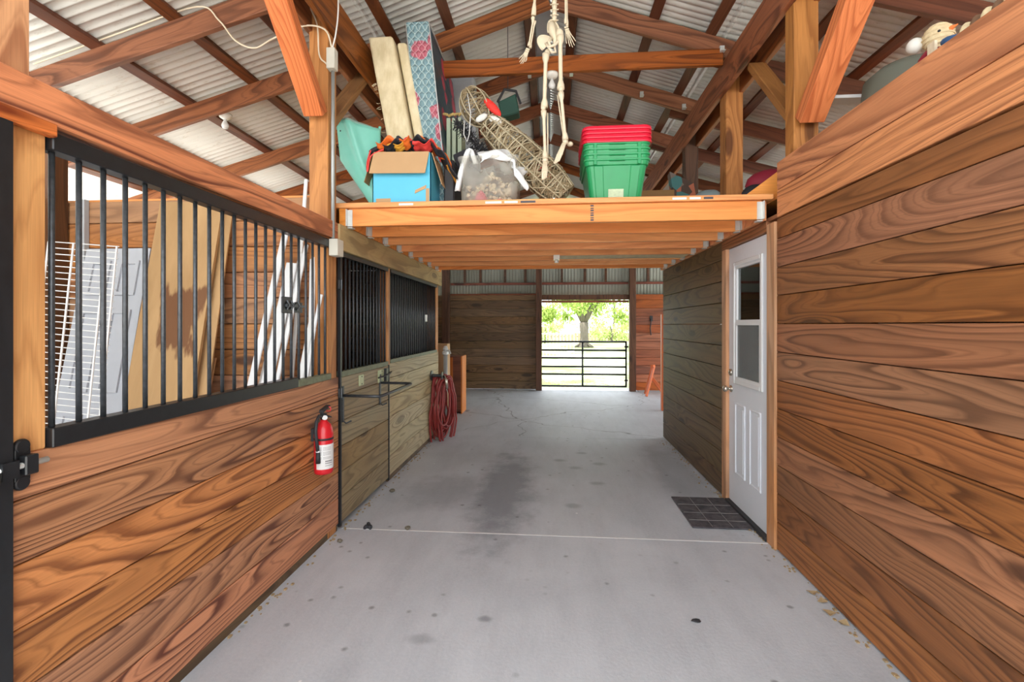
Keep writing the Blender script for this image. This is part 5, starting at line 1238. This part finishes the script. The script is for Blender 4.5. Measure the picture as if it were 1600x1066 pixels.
# ------------------------------------------------------------------ outdoors
def leaves(mb, c, r, n, sc=(1, 1, 1), size=.12, seed=0, shell=.55):
    rg = random.Random(seed)
    for _ in range(n):
        d = V((rg.gauss(0, 1), rg.gauss(0, 1), rg.gauss(0, 1))).normalized() * r * rg.uniform(shell, 1.0)
        p = V(c) + V((d.x * sc[0], d.y * sc[1], d.z * sc[2]))
        q = Euler((rg.random() * 6, rg.random() * 6, rg.random() * 6)).to_matrix(); s = size * rg.uniform(.6, 1.4)
        mb.add([p + q @ V((s, 0, 0)), p + q @ V((0, s * .45, .1 * s)), p + q @ V((-s, 0, 0)), p + q @ V((0, -s * .45, .1 * s))], [(0, 1, 2, 3)])
GZ = -.06
def oak(name, x, y, h, tr, label, seed, fork=1.5, lf=9000, crown=3.6, mat='leaf1', low=1.9, lsize=.11):
    rg = random.Random(seed); t = thing(name, label, 'tree', (x, y, GZ), 'trees beyond the gate')
    b = MB(); b.tube([(x, y, GZ - .1), (x, y, .15), (x + .03, y, .6), (x, y, fork)], [tr * 1.9, tr * 1.15, tr, tr * 1.15], 14)
    for k in range(6):
        a = k * 1.05 + .3; b.tube([(x + cos(a) * tr * .6, y + sin(a) * tr * .6, .25), (x + cos(a) * tr * 2.6, y + sin(a) * tr * 2.6, GZ)], [tr * .4, tr * .12], 7)
    tips = []
    for k in range(6):
        a = k * 1.05 + rg.uniform(-.2, .2) + .1; e = V((x, y, fork - .1)); d = V((cos(a) * .4, sin(a) * .4, 1)).normalized(); pts = [e]; 
        for i in range(6):
            d = (d + V((cos(a) * .14, sin(a) * .14, rg.uniform(-.05, .05)))).normalized(); e = e + d * (h - fork) / 6.5; pts.append(e.copy())
        b.tube(pts, [tr * .62, tr * .5, tr * .42, tr * .33, tr * .25, tr * .18, tr * .1], 9); tips += pts[2:]
    b.build('trunk', M['bark'], t, smooth=True)
    b = MB()
    for i, p in enumerate(tips): leaves(b, p + V((0, 0, .1)), crown * rg.uniform(.25, .42), lf // len(tips), (1.2, 1.2, .75), lsize, seed * 100 + i, .2)
    for k in range(10):   # drooping outer sprays
        a = rg.random() * 6.28; c = V((x + cos(a) * crown * .85, y + sin(a) * crown * .85, rg.uniform(low, low + 1.6))); leaves(b, c, .7, lf // 30, (1, 1, .8), lsize, seed * 77 + k, .1)
    b.build('foliage', M[mat], t); return t
oak('oak_tree', 2.2, 31.5, 7.5, .27, 'broad oak with a pale trunk standing in the yard beyond the gate', 3, fork=1.6, lf=9000)
def bush(x, y, r, h, label, seed, mat='leaf2', n=1500, size=.13):
    t = thing('background_tree', label, 'tree', (x, y, GZ), 'pale trees along the yard edge')
    rg = random.Random(seed)
    b = MB(); b.tube([(x, y, GZ), (x + .1, y, h * .4), (x - .1, y, h * .75)], [.14, .1, .05], 8).build('trunk', M['bark'], t)
    b = MB()
    for k in range(9): leaves(b, (x + rg.uniform(-r, r) * .7, y + rg.uniform(-1, 1), h * (.15 + .8 * k / 9)), r * .5, n // 9, (1.1, 1, .7), size, seed * 50 + k, .2)
    b.build('foliage', M[mat], t)
descr = ['leftmost pale tree in the gate opening', 'bushy tree left of the oak trunk', 'light tree just behind the oak trunk', 'tree right of the oak trunk', 'rightmost tall tree in the gate opening', 'low shrub left of the oak', 'low shrub right of the oak', 'far tree at the right side of the gate opening']
for i, (x, y, r, h, mt) in enumerate(((-2.8, 42, 2.6, 7, 'leaf1'), (.2, 50, 3.0, 7.5, 'leaf2'), (3.6, 54, 3.2, 7, 'leaf2'), (6.3, 48, 2.6, 7, 'leaf1'), (8.3, 40, 2.6, 8, 'leaf1'), (-.4, 39, 1.8, 1.6, 'leaf2'), (5.2, 41, 2.0, 1.7, 'leaf2'), (11, 52, 3, 8, 'leaf2'))):
    bush(x, y, r, h, descr[i], 40 + i, mt, n=1700)
t = thing('board_fence', 'low brown fence across the back of the yard', 'fence', (3, 44, GZ))
b = MB(); rg = random.Random(1)
for k in range(70): b.box(-8 + k * .3, -7.76 + k * .3, 44, 44.04, GZ, .68 + rg.uniform(-.05, .08))
b.build('boards', plain('fence_boards', (.42, .3, .22), .8, noise=.3, ns=2), t); MB().box(-8, 13, 44.05, 44.1, .3, .4).build('rail', M['bark'], t)
t = thing('wire_fence', 'grey mesh pen fence seen left through the gate', 'fence', (-1, 24, GZ))
b = MB()
for k in range(24): b.box(-2.6 + k * .16, -2.575 + k * .16, 24 - .08 * k, 24.02 - .08 * k, GZ, 1.05)
b.build('pickets', M['galv'], t)
b = MB()
for z in (.2, .6, 1.0): b.tube([(-2.6, 24, z), (1.1, 22.1, z)], .012, 5)
b.build('rails', M['galv'], t)
b = MB(); rg = random.Random(77)
for k in range(1800):
    x = rg.uniform(-1.2, 3.5); y = 11 + abs(rg.gauss(0, 1.6)); s = rg.uniform(.015, .04); a = rg.random() * 6
    b.add([(x + s * cos(a), y + s * sin(a), GZ + .012), (x - s * sin(a) * .5, y + s * cos(a) * .5, GZ + .004), (x - s * cos(a), y - s * sin(a), GZ + .014)], [(0, 1, 2)])
tag(b.build('leaf_litter', M['leafdry']), 'scattered brown leaf litter on the ground beyond the gate', 'leaf litter', kind='stuff')

# ------------------------------------------------------------------ light
w = bpy.data.worlds.new('world'); SC.world = w; w.use_nodes = True
bg = w.node_tree.nodes['Background']; bg.inputs[0].default_value = (.93, .97, 1.0, 1); bg.inputs[1].default_value = 4.5
sl = bpy.data.lights.new('sun', 'SUN'); sl.energy = 9; sl.angle = radians(1.5); sl.color = (1, .95, .86)
so = bpy.data.objects.new('sun', sl); COL.objects.link(so)
d = V((.55, .12, -1.0)).normalized()     # travelling direction
so.rotation_euler = d.to_track_quat('-Z', 'Y').to_euler(); so.location = (-5, 0, 8)
SC.view_settings.view_transform = 'Standard'; SC.view_settings.look = 'None'; SC.view_settings.gamma = 1; SC.view_settings.use_curve_mapping = False
SC.view_settings.exposure = 0.12
SC.cycles.use_denoising = True; SC.cycles.diffuse_bounces = 8; SC.cycles.max_bounces = 12; SC.cycles.transparent_max_bounces = 16
SC.cycles.sample_clamp_indirect = 10
